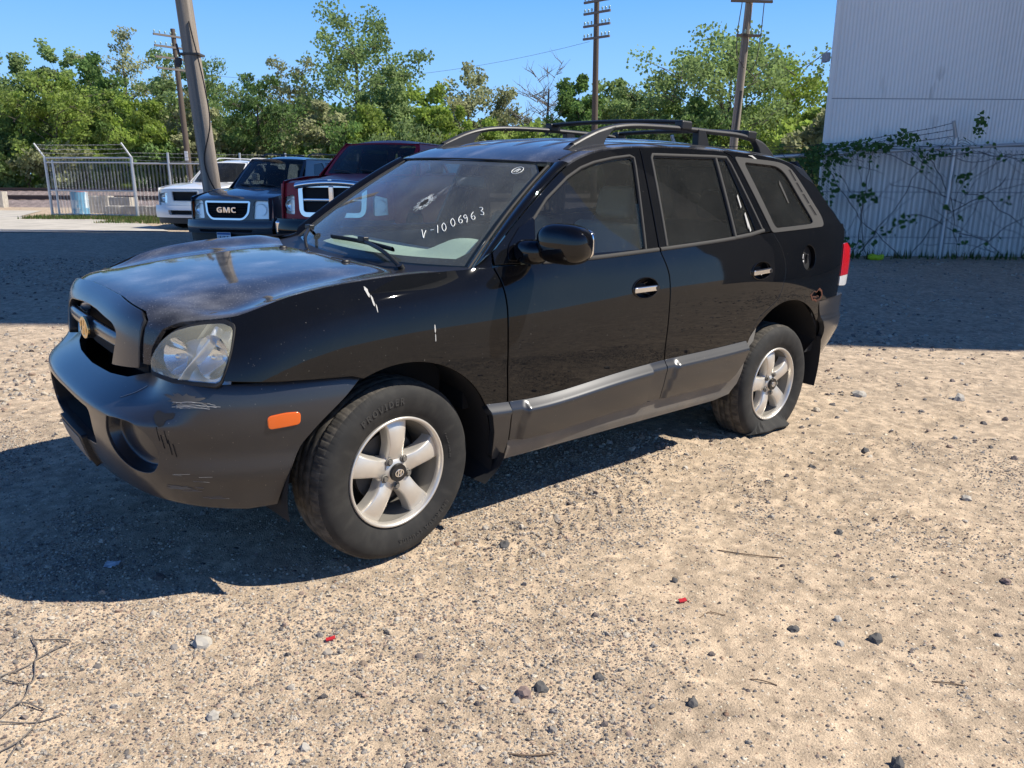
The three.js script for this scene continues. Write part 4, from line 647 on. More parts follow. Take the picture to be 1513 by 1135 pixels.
  const fog = (s) => curve2([[0.45, 0.618], [0.53, 0.626], [0.616, 0.622], [0.682, 0.583], [0.708, 0.519], [0.682, 0.462], [0.60, 0.448], [0.52, 0.464], [0.462, 0.50], [0.436, 0.56], [0.45, 0.618]], 4).map((p) => [p[0] * s, p[1]]);
  const bm = part(suv, 'front_bumper', panel(bumper, full, { holes: [intake, fog(1), fog(-1)], step: 0.02, stepV: 0.012, rim: 0.03 }), D.grey, 'scraped grey front bumper with large intake');
  const deep = (d) => (a, y) => { const p = bumper(a, y), n = surfNormal(bumper, a, y); return p.addScaledVector(n, -d); };
  const bowlOf = (poly, depth, name, mat) => { const c = poly.reduce((s, p) => [s[0] + p[0] / poly.length, s[1] + p[1] / poly.length], [0, 0]), P = tidy(poly), n = P.length; part(bm, name, sheet((u, v) => { const p = P[Math.round(u * n) % n], t = v < 0.6 ? v / 0.6 : 1, k = v < 0.6 ? 1 - 0.08 * t : 0.92 * (1 - (v - 0.6) / 0.4); return deep(0.002 + depth * t)(lerp(c[0], p[0], k), lerp(c[1], p[1], k)); }, n, 10), mat); };
  bowlOf(intake, 0.11, 'intake_well', D.inner); bowlOf(fog(1), 0.05, 'fog_lamp_recess', D.grey); bowlOf(fog(-1), 0.05, 'fog_lamp_recess', D.grey);
  part(bm, 'plate_holder', panel(bumper, roundPoly([[-0.17, 0.468, 0.01], [0.17, 0.468, 0.01], [0.17, 0.345, 0.01], [-0.17, 0.345, 0.01]]), { step: 0.04, rim: 0.02, off: 0.016 }), D.plastic);
  part(bm, 'blank_plate', panel(bumper, roundPoly([[-0.14, 0.456, 0.01], [0.14, 0.456, 0.01], [0.14, 0.362, 0.01], [-0.14, 0.362, 0.01]]), { step: 0.04, rim: 0.002, off: 0.020 }), std(C(0.20, 0.185, 0.165), 0.7));
  for (const s of [1, -1]) { const mk = roundPoly([[1.072, 0.657, 0.012], [1.13, 0.666, 0.02], [1.172, 0.664, 0.012], [1.171, 0.626, 0.012], [1.075, 0.617, 0.012]]).map((p) => [p[0] * s, p[1]]); part(bm, 'side_marker', panel(bumper, mk, { step: 0.02, rim: 0.008, off: 0.006, bevel: 0.003 }), D.amber, 'orange side marker lamp'); }
  // scuffs: bare patches, scratches and a scraped black area at the corner
  const Rn = rng(19), blob = (cx, cy, rx, ry, n = 26, j = 0.5) => Array.from({ length: n }, (_, i) => { const a = i / n * 6.2832, k = 1 - j / 2 + j * Rn(); return [cx + rx * k * Math.cos(a), cy + ry * k * Math.sin(a)]; });
  part(bm, 'scraped_patch', panel(bumper, blob(0.80, 0.715, 0.075, 0.018, 40, 0.8), { step: 0.02, rim: 0, off: 0.0011 }), std(C(0.085, 0.083, 0.08), 0.85));
  part(bm, 'scraped_patch', panel(bumper, curve2([[0.69, 0.655], [0.70, 0.672], [0.735, 0.668], [0.775, 0.672], [0.768, 0.655], [0.745, 0.648], [0.738, 0.632], [0.722, 0.626], [0.705, 0.638], [0.69, 0.655]], 3), { step: 0.02, rim: 0, off: 0.0011 }), std(C(0.012, 0.012, 0.013), 0.7));
  part(bm, 'scraped_patch', panel(bumper, blob(0.77, 0.41, 0.05, 0.008, 24, 0.9), { step: 0.02, rim: 0, off: 0.0011 }), std(C(0.10, 0.098, 0.094), 0.8));
  const sc = []; const B3 = (a, y) => deep(-0.0016)(a, y); for (let k = 0; k < 12; k++) { const a = 0.75 + 0.05 * Rn(), y = 0.688 + 0.020 * Rn(), l = 0.05 + 0.09 * Rn(); sc.push(tube([B3(a, y), B3(a + l / 2, y + 0.004 + 0.006 * Rn()), B3(a + l, y + 0.006 * Rn())], 0.0008, 3, 8)); }
  for (let k = 0; k < 10; k++) { const a = 0.74 + 0.15 * Rn(), y = 0.37 + 0.1 * Rn(), l = 0.02 + 0.05 * Rn(); sc.push(tube([B3(a, y), B3(a + l, y - 0.006 + 0.012 * Rn())], 0.0004, 3, 6)); }
  sc.push(tube([B3(0.44, 0.668), B3(0.49, 0.69), B3(0.53, 0.715)], 0.0012, 3, 10)); part(bm, 'scratches', merge(sc), std(C(0.30, 0.30, 0.30), 0.6)).userData.kind = 'stuff';
  const cw = []; for (const [a, y] of [[0.712, 0.625], [0.726, 0.60], [0.74, 0.615], [0.75, 0.585], [0.765, 0.57]]) cw.push(tube([B3(a, y), B3(a + 0.008, y - 0.035 - 0.02 * Rn())], 0.0012, 3, 6)); part(bm, 'gouges', merge(cw), D.inner);
  part(bm, 'inner_lip', sheet((u, v) => { const a = lerp(-1.0, 1.0, u); return deep(0.004 + 0.10 * v)(a, 0.352 - 0.07 * v); }, 50, 3), D.inner);
  // core behind the nose, cowl and wipers
  part(suv, 'radiator_support', box(0.30, 0.42, 1.1, -0.50, 0.66, 0), D.inner); part(suv, 'engine_bay', box(0.66, 0.5, 1.25, 0.02, 0.72, 0), D.inner); part(suv, 'underbody', box(3.2, 0.16, 1.0, 1.55, 0.36, 0), D.inner);
  part(suv, 'cowl', sheet((u, v) => { const z = lerp(-0.78, 0.78, u), w = wind(z / 0.742, 0.045), h = hood(1.19, z); return V3(lerp(h.x - 0.16, w.x, v), lerp(h.y - 0.018, w.y - 0.008, v) - 0.012 * Math.sin(Math.PI * v), z); }, 30, 6, { flip: true }), D.plastic);
  const wiper = (root, tip, knee) => { const g = [], n = V3(-0.55, 0.83, 0); const a = W(root), b = W(tip); function W(p) { return wind(p[0], p[1]).addScaledVector(n, 0.03); } const mid = W(knee);
    const wp = new THREE.Group(); wp.name = 'wiper'; suv.add(wp);
    part(wp, 'wiper_arm', merge([tube([wind(...root).addScaledVector(n, 0.012), a.clone().lerp(mid, 0.3).addScaledVector(n, 0.018), mid], 0.009, 8, 12), rod(wind(...root).addScaledVector(n, -0.01), wind(...root).addScaledVector(n, 0.03), 0.016, 0.014, 12)]), D.plastic);
    const t0 = mid.clone().lerp(b, -0.75), blade = sheet((u, v) => { const p = t0.clone().lerp(b, u), q = v * 2 * Math.PI; return p.addScaledVector(n, -0.018 + 0.012 * Math.sin(q) + 0.008 * Math.sin(Math.PI * u)).add(V3(0.006 * Math.cos(q), 0.004 * Math.cos(q), 0)); }, 20, 8); part(wp, 'wiper_blade', blade, D.rubber); part(wp, 'wiper_clip', (() => { const c = box(0.03, 0.026, 0.055, 0, 0, 0, 0.006); c.translate(mid.x, mid.y + 0.004, mid.z); return c; })(), D.plastic); };
  wiper([0.62, -0.03], [-0.32, 0.12], [0.14, 0.12]); wiper([-0.42, -0.04], [-0.95, 0.10], [-0.78, 0.10]);
}
// --- mirrors, roof rails, wheels, interior
{
  for (const k of [0]) {
    const M = (g) => (k ? mirrorZ(g) : g), mr = new THREE.Group(); mr.name = 'door_mirror'; suv.add(mr);
    const se = (c, a, e, rotY) => { const g = sheet((u, v) => { const th = u * 2 * Math.PI, ph = (v - 0.5) * Math.PI, f = (x) => Math.sign(x) * Math.abs(x) ** e; return V3(a[0] * f(Math.cos(ph)) * f(Math.cos(th)), a[1] * f(Math.sin(ph)), a[2] * f(Math.cos(ph)) * f(Math.sin(th))); }, 40, 24, { wrapU: true }); g.rotateY(rotY); g.translate(...c); return g; };
    part(mr, 'mirror_housing', M(se([0.648, 1.218, 1.022], [0.072, 0.079, 0.118], 0.72, 0.18)), D.gloss);
    part(mr, 'mirror_glass', M(se([0.708, 1.220, 1.012], [0.016, 0.062, 0.098], 0.5, 0.18)), D.reflector);
    part(mr, 'mirror_foot', M(se([0.60, 1.175, 0.885], [0.06, 0.05, 0.075], 0.8, 0)), D.gloss);
    part(mr, 'mirror_sail', M(panel(cabin, roundPoly([[0.525, 1.135, 0.02], [0.54, 1.19, 0.03], [0.615, 1.262], [0.70, 1.305, 0.01], [0.664, 1.135, 0.01]]), { step: 0.03, rim: 0.01, off: 0.006 })), D.gloss);
  }
  for (const s of [1, -1]) {
    const R = new THREE.Group(); R.name = 'roof_rail'; suv.add(R);
    const zz = (x) => 0.515 - 0.012 * Math.sin(Math.PI * clamp((x - 1.1) / 1.8));
    const top = pline([[1.16, 1.632], [1.31, 1.697], [1.441, 1.732], [1.70, 1.757], [2.0, 1.766], [2.3, 1.768], [2.54, 1.764], [2.646, 1.750], [2.752, 1.722], [2.83, 1.675]]), xs = Array.from({ length: 60 }, (_, i) => lerp(1.155, 2.835, i / 59));
    const frames = xs.map((x) => { const t = V3(0.01, top(x + 0.005) - top(x - 0.005), 0).normalize(); return { p: V3(x, top(x) - 0.012, s * zz(x)), x: V3(0, 0, 1), y: V3(-t.y, t.x, 0) }; });
    const sec = Array.from({ length: 14 }, (_, i) => { const a = i / 14 * 2 * Math.PI; return [0.021 * Math.cos(a), 0.014 * Math.sin(a)]; }); part(R, 'rail_bar', sweep(frames, sec), D.rail);
    const foot = (pts, z0) => { const sh = new THREE.Shape(pts.map((p) => new THREE.Vector2(...p))); const g = new THREE.ExtrudeGeometry(sh, { depth: 0.03, bevelEnabled: true, bevelSize: 0.004, bevelThickness: 0.006, bevelSegments: 2 }); g.translate(0, 0, s * z0 - 0.015); return g; };
    part(R, 'rail_foot', foot([[1.12, 1.600], [1.16, 1.625], [1.31, 1.688], [1.43, 1.722], [1.40, 1.70], [1.36, 1.66], [1.345, 1.625], [1.34, 1.60]], 0.512), D.rail);
    part(R, 'rail_foot', foot([[2.10, 1.655], [2.095, 1.755], [2.15, 1.755], [2.19, 1.69], [2.20, 1.655]], 0.508), D.plastic);
    part(R, 'rail_foot', foot([[2.62, 1.745], [2.74, 1.715], [2.84, 1.66], [2.86, 1.60], [2.72, 1.60], [2.71, 1.66], [2.68, 1.70]], 0.512), D.rail);
  }
  for (const [xl, yl] of [[1.985, 1.776], [2.60, 1.768]]) { const cb = new THREE.Group(); cb.name = 'cross_bar'; suv.add(cb);
    const bar = sheet((u, v) => { const z = lerp(-0.5, 0.5, u), a = v * 2 * Math.PI; return V3(xl + 0.032 * Math.cos(a), yl + 0.010 + 0.012 * Math.sin(a) + 0.012 * (1 - (z / 0.5) ** 2), z); }, 20, 14, { flip: true }); part(cb, 'bar', bar, D.plastic); for (const s of [1, -1]) part(cb, 'clamp', box(0.09, 0.05, 0.055, xl, yl - 0.006, s * 0.505, 0.012), D.plastic); }
  const spots = [[0, 0.35, 0.862, 0, 0.0, 0], [2.62, 0.345, 0.862, 0.287, 0.1, 0], [0, 0.35, -0.862, 0, 0, 1], [2.62, 0.35, -0.862, 0, 0, 1]];
  for (const [x, y, z, flat, t, mir] of spots) { const w = makeWheel(suv, flat, t + (flat ? 0.12 : 0.0)); w.position.set(x, y, z); w.rotation.set(0, mir ? Math.PI + (x === 0 ? 0.075 : 0) : (x === 0 ? 0.078 : 0), 0); if (flat) w.userData.label = 'rear wheel on a flat tyre'; }
  part(suv, 'front_axle', merge([rod(V3(0, 0.33, -0.7), V3(0, 0.33, 0.7), 0.035), box(0.4, 0.08, 1.0, 0.05, 0.30, 0)]), D.inner); part(suv, 'rear_axle', rod(V3(2.62, 0.34, -0.7), V3(2.62, 0.34, 0.7), 0.04), D.inner);
  // interior
  const dash = new THREE.Group(); dash.name = 'dashboard'; suv.add(dash);
  part(dash, 'dash_top', sheet((u, v) => { const z = lerp(-0.70, 0.70, u), hump = 0.075 * Math.exp(-(((z - 0.37) / 0.2) ** 4)) * sstep(0.35, 0.8, v); return V3(lerp(0.30 + 0.12 * (z / 0.74) ** 2, 0.80, v), 1.050 + 0.055 * Math.sin(Math.PI * 0.7 * v) + hump - 0.05 * sstep(0.88, 1, v), z); }, 40, 20, { flip: true }), D.dash);
  part(dash, 'dash_face', box(0.08, 0.42, 1.36, 0.80, 0.82, 0, 0.03), D.dash);
  part(dash, 'defroster_vent', merge([-0.38, 0.02, 0.40].map((z) => sheet((u, v) => V3(0.40 + 0.02 * v + 0.06 * ((z + (u - 0.5) * 0.3) / 0.74) ** 2, 1.073, z + (u - 0.5) * 0.3), 12, 1, { flip: true }))), D.inner);
  const sw = new THREE.Group(); sw.name = 'steering_wheel'; suv.add(sw); { const g = new THREE.TorusGeometry(0.185, 0.015, 10, 40), sp = [box(0.34, 0.035, 0.02, 0, 0, 0, 0.008), box(0.035, 0.17, 0.02, 0, -0.09, 0, 0.008), (() => { const c = new THREE.CylinderGeometry(0.065, 0.07, 0.04, 20); c.rotateX(Math.PI / 2); return c; })()]; const all = merge([g, ...sp]); all.rotateY(Math.PI / 2); all.rotateZ(-0.45); all.translate(0.93, 1.0, 0.36); part(sw, 'rim', all, D.plastic); part(sw, 'column', rod(V3(0.78, 0.92, 0.36), V3(0.92, 0.99, 0.36), 0.035), D.plastic); }
  for (const [x, z, w] of [[1.35, 0.36, 0.48], [1.35, -0.36, 0.48], [2.25, 0.0, 1.2]]) { const st = new THREE.Group(); st.name = w > 1 ? 'rear_seat' : 'front_seat'; suv.add(st); const b = box(0.13, 0.60, w, 0, 0.3, 0, 0.05); b.rotateZ(-0.30); b.translate(x + 0.12, 0.68, z); part(st, 'backrest', b, D.seat); part(st, 'cushion', box(0.5, 0.14, w, x - 0.08, 0.66, z, 0.05), D.seat); for (const hz of w > 1 ? [-0.36, 0.36] : [0]) part(st, 'headrest', (() => { const h = box(0.09, 0.17, 0.26, 0, 0, 0, 0.04); h.rotateZ(-0.25); h.translate(x + 0.33, 1.36, z + hz); return h; })(), D.seat); }
  part(suv, 'headliner', sheet((u, v) => { const p = roof(lerp(1.0, 3.0, u), lerp(-0.93, 0.93, v)); p.y -= 0.045; return p; }, 16, 10), D.liner);
  part(suv, 'cabin_floor', box(2.6, 0.04, 1.5, 1.9, 0.50, 0), D.inner); part(suv, 'firewall', box(0.04, 0.55, 1.45, 0.42, 0.78, 0), D.inner);
  part(suv, 'rear_view_mirror', box(0.03, 0.06, 0.24, 0.97, 1.43, 0, 0.012), D.plastic);
  both(suv, 'door_trim', panel((x, y) => side(x, y).add(V3(0, 0, -0.07)), [[0.5, 0.55], [2.4, 0.55], [2.4, 1.20], [0.5, 1.09]], { step: 0.1, rim: 0 }), D.seat);
}
// ---------- the place around: pavement, tracks, buildings, fences, poles, trees ----------
const M = {
  concrete: std(C(1, 1, 1), 0.95, { map: tex(512, 512, (x, y, i, j) => { const t = 0.70 + 0.16 * (fbm(x * 8, y * 8, 5, 3, 8) - 0.5) + 0.07 * (hash2(i, j, 5) - 0.5); return [t, t * 0.965, t * 0.90]; }) }),
  ballast: std(C(1, 1, 1), 1, { map: tex(256, 256, (x, y, i, j) => { const t = 0.45 + 0.5 * (hash2(i >> 1, j >> 1, 8) - 0.5) + 0.2 * (fbm(x * 6, y * 6, 3, 3, 6) - 0.5); return [t * 1.05, t * 0.95, t * 0.92]; }) }),
  steelRust: std(C(0.10, 0.065, 0.05), 0.8), galv: std(C(0.52, 0.53, 0.54), 0.42, { metalness: 0.55 }), wire: std(C(0.34, 0.34, 0.34), 0.5, { metalness: 0.4 }), wireDark: std(C(0.06, 0.055, 0.05), 0.7),
  pole: std(C(1, 1, 1), 0.95, { map: tex(128, 512, (x, y, i, j) => { const g = fbm(x * 22, y * 3, 4, 13, 0), t = 0.53 + 0.34 * (g - 0.5) + 0.05 * (hash2(i, j, 1) - 0.5); return [t * 1.03, t * 0.96, t * 0.88]; }) }),
  oldPole: std(C(0.115, 0.09, 0.07), 0.95), glassGreen: phys(C(0.35, 0.5, 0.45), 0.2),
  sheet: std(C(1, 1, 1), 0.5, { map: tex(512, 512, (x, y, i, j) => { const t = 0.945 + 0.04 * (fbm(x * 5, y * 2, 5, 17, 0) - 0.5) - 0.10 * sstep(0.66, 0.8, fbm(x * 24, y * 6, 4, 19, 0)) * sstep(0.5, 0.75, fbm(x * 3, y * 3, 3, 91, 0)); return [t, t * 0.985, t * 0.96]; }) }),
  seam: std(C(0.34, 0.34, 0.36), 0.7), bark: std(C(0.10, 0.085, 0.07), 1), barkGrey: std(C(0.17, 0.155, 0.14), 1),
  drum: std(C(1, 1, 1), 0.5, { map: tex(256, 256, (x, y) => { const n = fbm(x * 9, y * 5, 4, 23, 0), p = sstep(0.55, 0.62, n), r = y > 0.70 && y < 0.92 && fbm(x * 8 + 3, y * 8, 3, 4, 0) > 0.52; return r ? [0.72, 0.20, 0.18] : [lerp(0.42, 0.78, p), lerp(0.62, 0.82, p), lerp(0.74, 0.84, p)]; }) }),
};
{
  // concrete apron and road beyond the shadow
  const quad = (pts, y) => { const s = new THREE.Shape(pts.map((p) => new THREE.Vector2(p[0], -p[1]))), g = new THREE.ShapeGeometry(s); g.rotateX(-Math.PI / 2); g.translate(0, y, 0); const u = g.attributes.uv, p = g.attributes.position; for (let i = 0; i < p.count; i++) u.setXY(i, p.getX(i) / 3, p.getZ(i) / 3); return g; };
  setting('road', quad([[-9.2, -21.2], [-11.2, -24.2], [-14.2, -27.0], [-17.6, -28.4], [-19.5, -33.0], [-70, -36], [-70, -20.0], [-14, -20.4]], 0.012), M.concrete);
  // railway: two raised tracks
  const bank = (z, h, w) => { const s = new THREE.Shape([[-w, -0.02], [-1.7, h - 0.16], [1.7, h - 0.16], [w, -0.02]].map((p) => new THREE.Vector2(...p))), g = new THREE.ExtrudeGeometry(s, { depth: 240, bevelEnabled: false }); g.rotateY(Math.PI / 2); g.translate(-160, 0, z); return g; };
  for (const [z, h] of [[-40, 0.42], [-52, 0.6]]) { setting('railway_ballast', bank(z, h, 3.4), M.ballast);
    const tr = thing('railway_track', z > -45 ? 'rusty railway track on ballast just beyond the chain link fence' : 'rusty railway track at the foot of the trees', 'railway');
    for (const s of [-0.72, 0.72]) part(tr, 'rail', merge([box(240, 0.03, 0.07, -40, h + 0.005, z + s), box(240, 0.13, 0.03, -40, h - 0.07, z + s), box(240, 0.02, 0.14, -40, h - 0.14, z + s)]), M.steelRust);
    for (let k = 0; k < 60; k++) part(tr, 'sleeper', k ? tr.children[2].geometry : box(0.24, 0.12, 2.5, 0, h - 0.19, z), M.steelRust).position.x = -42 + k * 0.62;
  }
  // white corrugated building with its tall block (out of frame, it throws the broad shadow)
  const bld = thing('white_building', 'tall white corrugated metal building in shade behind vine covered fence', 'building');
  const corr = (w, h, flipY = 0) => sheet((u, v) => V3(u * w, v * h, 0.0035 * Math.cos(u * w / 0.068 * 2 * Math.PI)), Math.round(w / 0.068 * 6), 1, { su: w / 3, sv: h / 3 });
  let y0 = 0; [0.37, 1.22, 2.06, 2.90, 4.9, 7.5, 11].forEach((y1, k) => { const g = corr(8.2, y1 - y0 - 0.016); g.translate(5.86, y0, -15.34); part(bld, 'wall_sheet', g, M.sheet); part(bld, 'seam_strip', box(8.2, 0.012, 0.008, 9.96, y1 - 0.008, -15.352), M.seam); y0 = y1; });
  const prism = (y, h, e) => { const g = new THREE.ExtrudeGeometry(new THREE.Shape([[5.87 - e, 15.37], [14.1, 15.37], [14.1, 24], [10.6 - e, 24]].map((q) => new THREE.Vector2(...q))), { depth: h, bevelEnabled: false }); g.rotateX(-Math.PI / 2); g.translate(0, y, 0); return g; };
  part(bld, 'wall_core', prism(0, 11, 0), M.sheet); part(bld, 'corner_trim', box(0.07, 11, 0.05, 5.86, 5.5, -15.345), M.sheet);
  part(bld, 'tall_block', box(16, 36, 12.75, 22.2, 18, -12.525), std(C(0.16, 0.155, 0.15), 0.9)); part(bld, 'roof', prism(11.0, 0.15, 0.1), M.seam);
  part(bld, 'wall_lamp', merge([box(0.10, 0.16, 0.2, 5.78, 3.62, -15.5, 0.02), box(0.04, 0.06, 0.05, 5.74, 3.56, -15.36)]), M.seam);
}
// chain link: one zigzag wire per picket, real wires
function meshWires(a, b, y0, y1, pitch, r) {
  const L = a.distanceTo(b), dir = b.clone().sub(a).normalize(), nrm = V3(-dir.z, 0, dir.x), n = Math.floor(L / pitch), rows = Math.floor((y1 - y0) / (pitch / 2)), pos = [], idx = [], uv = [];
  for (let k = 0; k <= n; k++) for (let half = 0; half < 2; half++) {
    const base = pos.length / 3;
    for (let j = 0; j <= rows; j++) {
      const s = k * pitch + ((j + half) % 2 ? pitch / 2 : 0) * 1, p = a.clone().addScaledVector(dir, Math.min(L, s)), y = y0 + j * pitch / 2;
      for (let q = 0; q < 3; q++) { const t = q / 3 * 2 * Math.PI; pos.push(p.x + dir.x * r * Math.cos(t) + nrm.x * r * Math.sin(t), y + r * Math.sin(t) * 0.5, p.z + dir.z * r * Math.cos(t) + nrm.z * r * Math.sin(t)); uv.push(0, 0); }
    }
    for (let j = 0; j < rows; j++) for (let q = 0; q < 3; q++) { const A = base + j * 3 + q, B = base + j * 3 + (q + 1) % 3; idx.push(A, B, A + 3, B, B + 3, A + 3); }
  }
  return geo(pos, null, uv, idx);
}
const barb = (a, b, sag, r, seed) => { const R = rng(seed), pts = Array.from({ length: 14 }, (_, i) => { const t = i / 13; return a.clone().lerp(b, t).add(V3(0, -sag * 4 * t * (1 - t) + 0.02 * (R() - 0.5), 0.02 * (R() - 0.5))); }), list = [tube(pts, r, 4, 40)]; const c = new THREE.CatmullRomCurve3(pts), m = Math.round(a.distanceTo(b) / 0.16); for (let k = 1; k < m; k++) { const p = c.getPoint(k / m); list.push(rod(p.clone().add(V3(0.015 * (R() - 0.5), -0.018, 0.012)), p.clone().add(V3(0.015 * (R() - 0.5), 0.018, -0.012)), r * 0.8, r * 0.8, 3)); } return merge(list); };
{
  // left: sliding gate section and the fence running on behind the parked cars
  const Z = -27.8, f = thing('chain_link_fence', 'galvanised chain link fence with barbed wire beside the railway tracks', 'fence');
  const A = V3(-16.3, 0, -28.2), Cc = V3(-13.0, 0, -27.6), E = V3(-3.0, 0, -27.6);
  const posts = [[A, 0.045, 2.05, 1], [V3(-16.02, 0, -28.15), 0.04, 1.95, 0], [Cc, 0.05, 2.06, 1], [V3(-11.75, 0, -27.6), 0.04, 2.2, 0], [V3(-9.3, 0, -27.6), 0.035, 2.2, 0], [V3(-7.75, 0, -27.6), 0.035, 2.2, 0], [V3(-5.3, 0, -27.6), 0.035, 2.2, 0], [E, 0.035, 2.2, 0]];
  for (const [p, r, h, arm] of posts) { const g = [rod(p, p.clone().add(V3(0, h, 0)), r, r, 10)]; if (arm) g.push(rod(p.clone().add(V3(0, h - 0.02, 0)), p.clone().add(V3(-0.25, h + 0.45, 0.1)), r * 0.7, r * 0.6, 8)); part(f, 'post', merge(g), M.galv); }
  for (const [a, b, y] of [[A, Cc, 1.87], [A, Cc, 2.02], [A, Cc, 0.10], [A, Cc, 0.92], [Cc, E, 1.84]]) part(f, 'rail', rod(a.clone().add(V3(0, y, 0)), b.clone().add(V3(0, y, 0)), 0.028, 0.028, 8), M.galv);
  part(f, 'wire_mesh', meshWires(A, Cc, 0.1, 2.0, 0.13, 0.0065), M.galv); part(f, 'wire_mesh', meshWires(Cc, E, 0.05, 1.84, 0.13, 0.006), M.galv);
  for (let k = 0; k < 3; k++) { part(f, 'barbed_wire', barb(A.clone().add(V3(-0.08 - 0.07 * k, 2.18 + 0.14 * k, 0)), Cc.clone().add(V3(-0.08 - 0.07 * k, 2.18 + 0.14 * k, 0)), 0.03, 0.007, 3 + k), M.wire); part(f, 'barbed_wire', barb(Cc.clone().add(V3(0, 1.95 + 0.12 * k, 0)), E.clone().add(V3(0, 1.95 + 0.12 * k, 0)), 0.05, 0.006, 13 + k), M.wire); }
  // right: fence in front of the white wall
  const g = thing('chain_link_fence', 'chain link fence with barbed wire overgrown by vines before the white wall', 'fence');
  const B0 = V3(3.0, 0, -14.9), B1 = V3(8.08, 0, -14.9), B2 = V3(13, 0, -14.9), ty = (x) => 1.85 + (x - 5.05) * 0.053;
  for (const p of [B0, B1, B2]) { part(g, 'post', merge([rod(p.clone().setY(-0.1), p.clone().setY(ty(p.x) + 0.18), 0.045, 0.045, 10), rod(p.clone().setY(ty(p.x) + 0.14), p.clone().add(V3(-0.12, ty(p.x) + 0.46, 0.05)), 0.035, 0.03, 8)]), M.galv); }
  part(g, 'rail', rod(B0.clone().setY(ty(3)), B2.clone().setY(ty(13)).setZ(-14.84), 0.034, 0.034, 10), M.galv);
  part(g, 'wire_mesh', meshWires(B0, B2, 0.02, 2.0, 0.10, 0.004), M.wireDark);
  for (let k = 0; k < 3; k++) { const y = (x) => ty(x) + 0.22 + 0.11 * k; part(g, 'barbed_wire', barb(B0.clone().setY(y(3) - 0.1), B1.clone().setY(y(8.08)).add(V3(-0.04 * k, 0, 0)), 0.12 + 0.05 * k, 0.005, 23 + k), M.wireDark); }
  // vine
  const R = rng(77), vine = thing('climbing_vine', 'woody vine with sparse green leaves tangled over the right fence', 'vine'), stems = [], tips = [];
  const grow = (x, y, a, len, r, dep) => { const pts = [V3(x, y, -14.86 + 0.08 * R())]; let t = a; for (let k = 0; k < len; k++) { t += (R() - 0.5) * 0.55; x += 0.16 * Math.cos(t); y += 0.16 * Math.sin(t); if (y > 2.1 + 0.15 * R()) { t = R() < 0.5 ? 0.1 : 3.0; y = 2.05; } if (y < 0.05) y = 0.05; pts.push(V3(x, y, -14.9 + 0.14 * (R() - 0.4))); if (R() < 0.5) tips.push(pts[pts.length - 1]); if (dep > 0 && R() < 0.20) grow(x, y, t + (R() - 0.5) * 2.2, len * 0.6, r * 0.6, dep - 1); } stems.push(tube(pts, r, 5, pts.length * 2)); };
  for (const [x, a] of [[6.35, 1.9], [6.4, 1.2], [6.45, 0.7], [7.3, 2.2], [7.5, 0.9], [8.4, 1.9], [8.6, 0.6], [9.3, 2.3], [9.6, 1.2], [10.2, 2.5], [10.8, 1.7], [5.4, 1.4]]) grow(x, 0.02, a, 14, 0.0065, 1);
  for (const [x, y, a] of [[6.0, 1.9, 0], [6.8, 1.9, -0.3], [7.4, 2.0, 0.1], [5.2, 1.85, 0], [8.5, 1.95, -0.4], [9.4, 1.9, 3.3], [10, 2.0, 3.4], [10.5, 1.6, 3.6], [6.0, 1.5, -0.7], [6.9, 1.4, -0.5]]) grow(x, y, a, 10, 0.0048, 1);
  part(vine, 'stem', merge(stems), std(C(0.045, 0.035, 0.03), 1));
  const lf = (list, seed, s0, s1) => { const r = rng(seed), pos = [], uv = [], idx = [], col = [], nor = []; for (const [p, tone] of list) { const s = lerp(s0, s1, r()), a = r() * 6.28, n = V3(r() - 0.5, r() - 0.2, r() * 0.9 + 0.1).normalize(), x = V3(Math.cos(a), Math.sin(a), 0).cross(n).normalize(), y = n.clone().cross(x), b = pos.length / 3; for (const [u, v, w] of [[0, 0, 0], [0.5, 0.5, 0.12], [0, 1.1, -0.08], [-0.5, 0.5, 0.12]]) { const q = p.clone().addScaledVector(x, u * s).addScaledVector(y, v * s).addScaledVector(n, w * s); pos.push(q.x, q.y, q.z); uv.push(u, v); col.push(...tone.map((c) => c)); } idx.push(b, b + 1, b + 2, b, b + 2, b + 3); } const g = geo(pos, null, uv, idx); g.setAttribute('color', new THREE.Float32BufferAttribute(col, 3)); return g; };
  D.leafGeo = lf; D.leafMat = phys(C(1, 1, 1), 0.9, { vertexColors: true, transmission: 0.55, thickness: 0, side: THREE.DoubleSide, specularIntensity: 0.3 });
  const gL = []; const tone = () => { const k = R(); return [0.06 + 0.06 * k, 0.13 + 0.09 * k, 0.035 + 0.02 * k]; };
  for (const p of tips) { const w = (p.y > 1.6 ? 0.42 : 0.13) * (p.x < 7.6 ? 1 : 0.4); if (R() < w) for (let k = 0; k < 4; k++) gL.push([p.clone().add(V3((R() - 0.5) * 0.22, (R() - 0.5) * 0.2, 0.05 + 0.1 * R())), tone()]); }
  for (const [cx, cy, rx, ry, n] of [[7.05, 2.15, 0.28, 0.14, 60], [6.4, 2.0, 0.5, 0.10, 80], [5.6, 1.85, 0.45, 0.2, 150], [8.42, 2.42, 0.10, 0.18, 34], [6.5, 1.1, 0.3, 0.08, 34], [7.6, 1.9, 0.3, 0.12, 28], [8.3, 1.5, 0.2, 0.08, 24], [6.3, 0.25, 0.3, 0.12, 24], [7.3, 0.7, 0.3, 0.1, 20], [5.8, 1.3, 0.18, 0.4, 60], [5.3, 1.1, 0.35, 0.7, 260]]) for (let k = 0; k < n; k++) { const a = R() * 6.28, q = Math.sqrt(R()); gL.push([V3(cx + rx * q * Math.cos(a), cy + ry * q * Math.sin(a), -14.85 + 0.18 * (R() - 0.3)), tone()]); }
  part(vine, 'leaves', lf(gL, 5, 0.05, 0.10), D.leafMat).userData.kind = 'stuff';
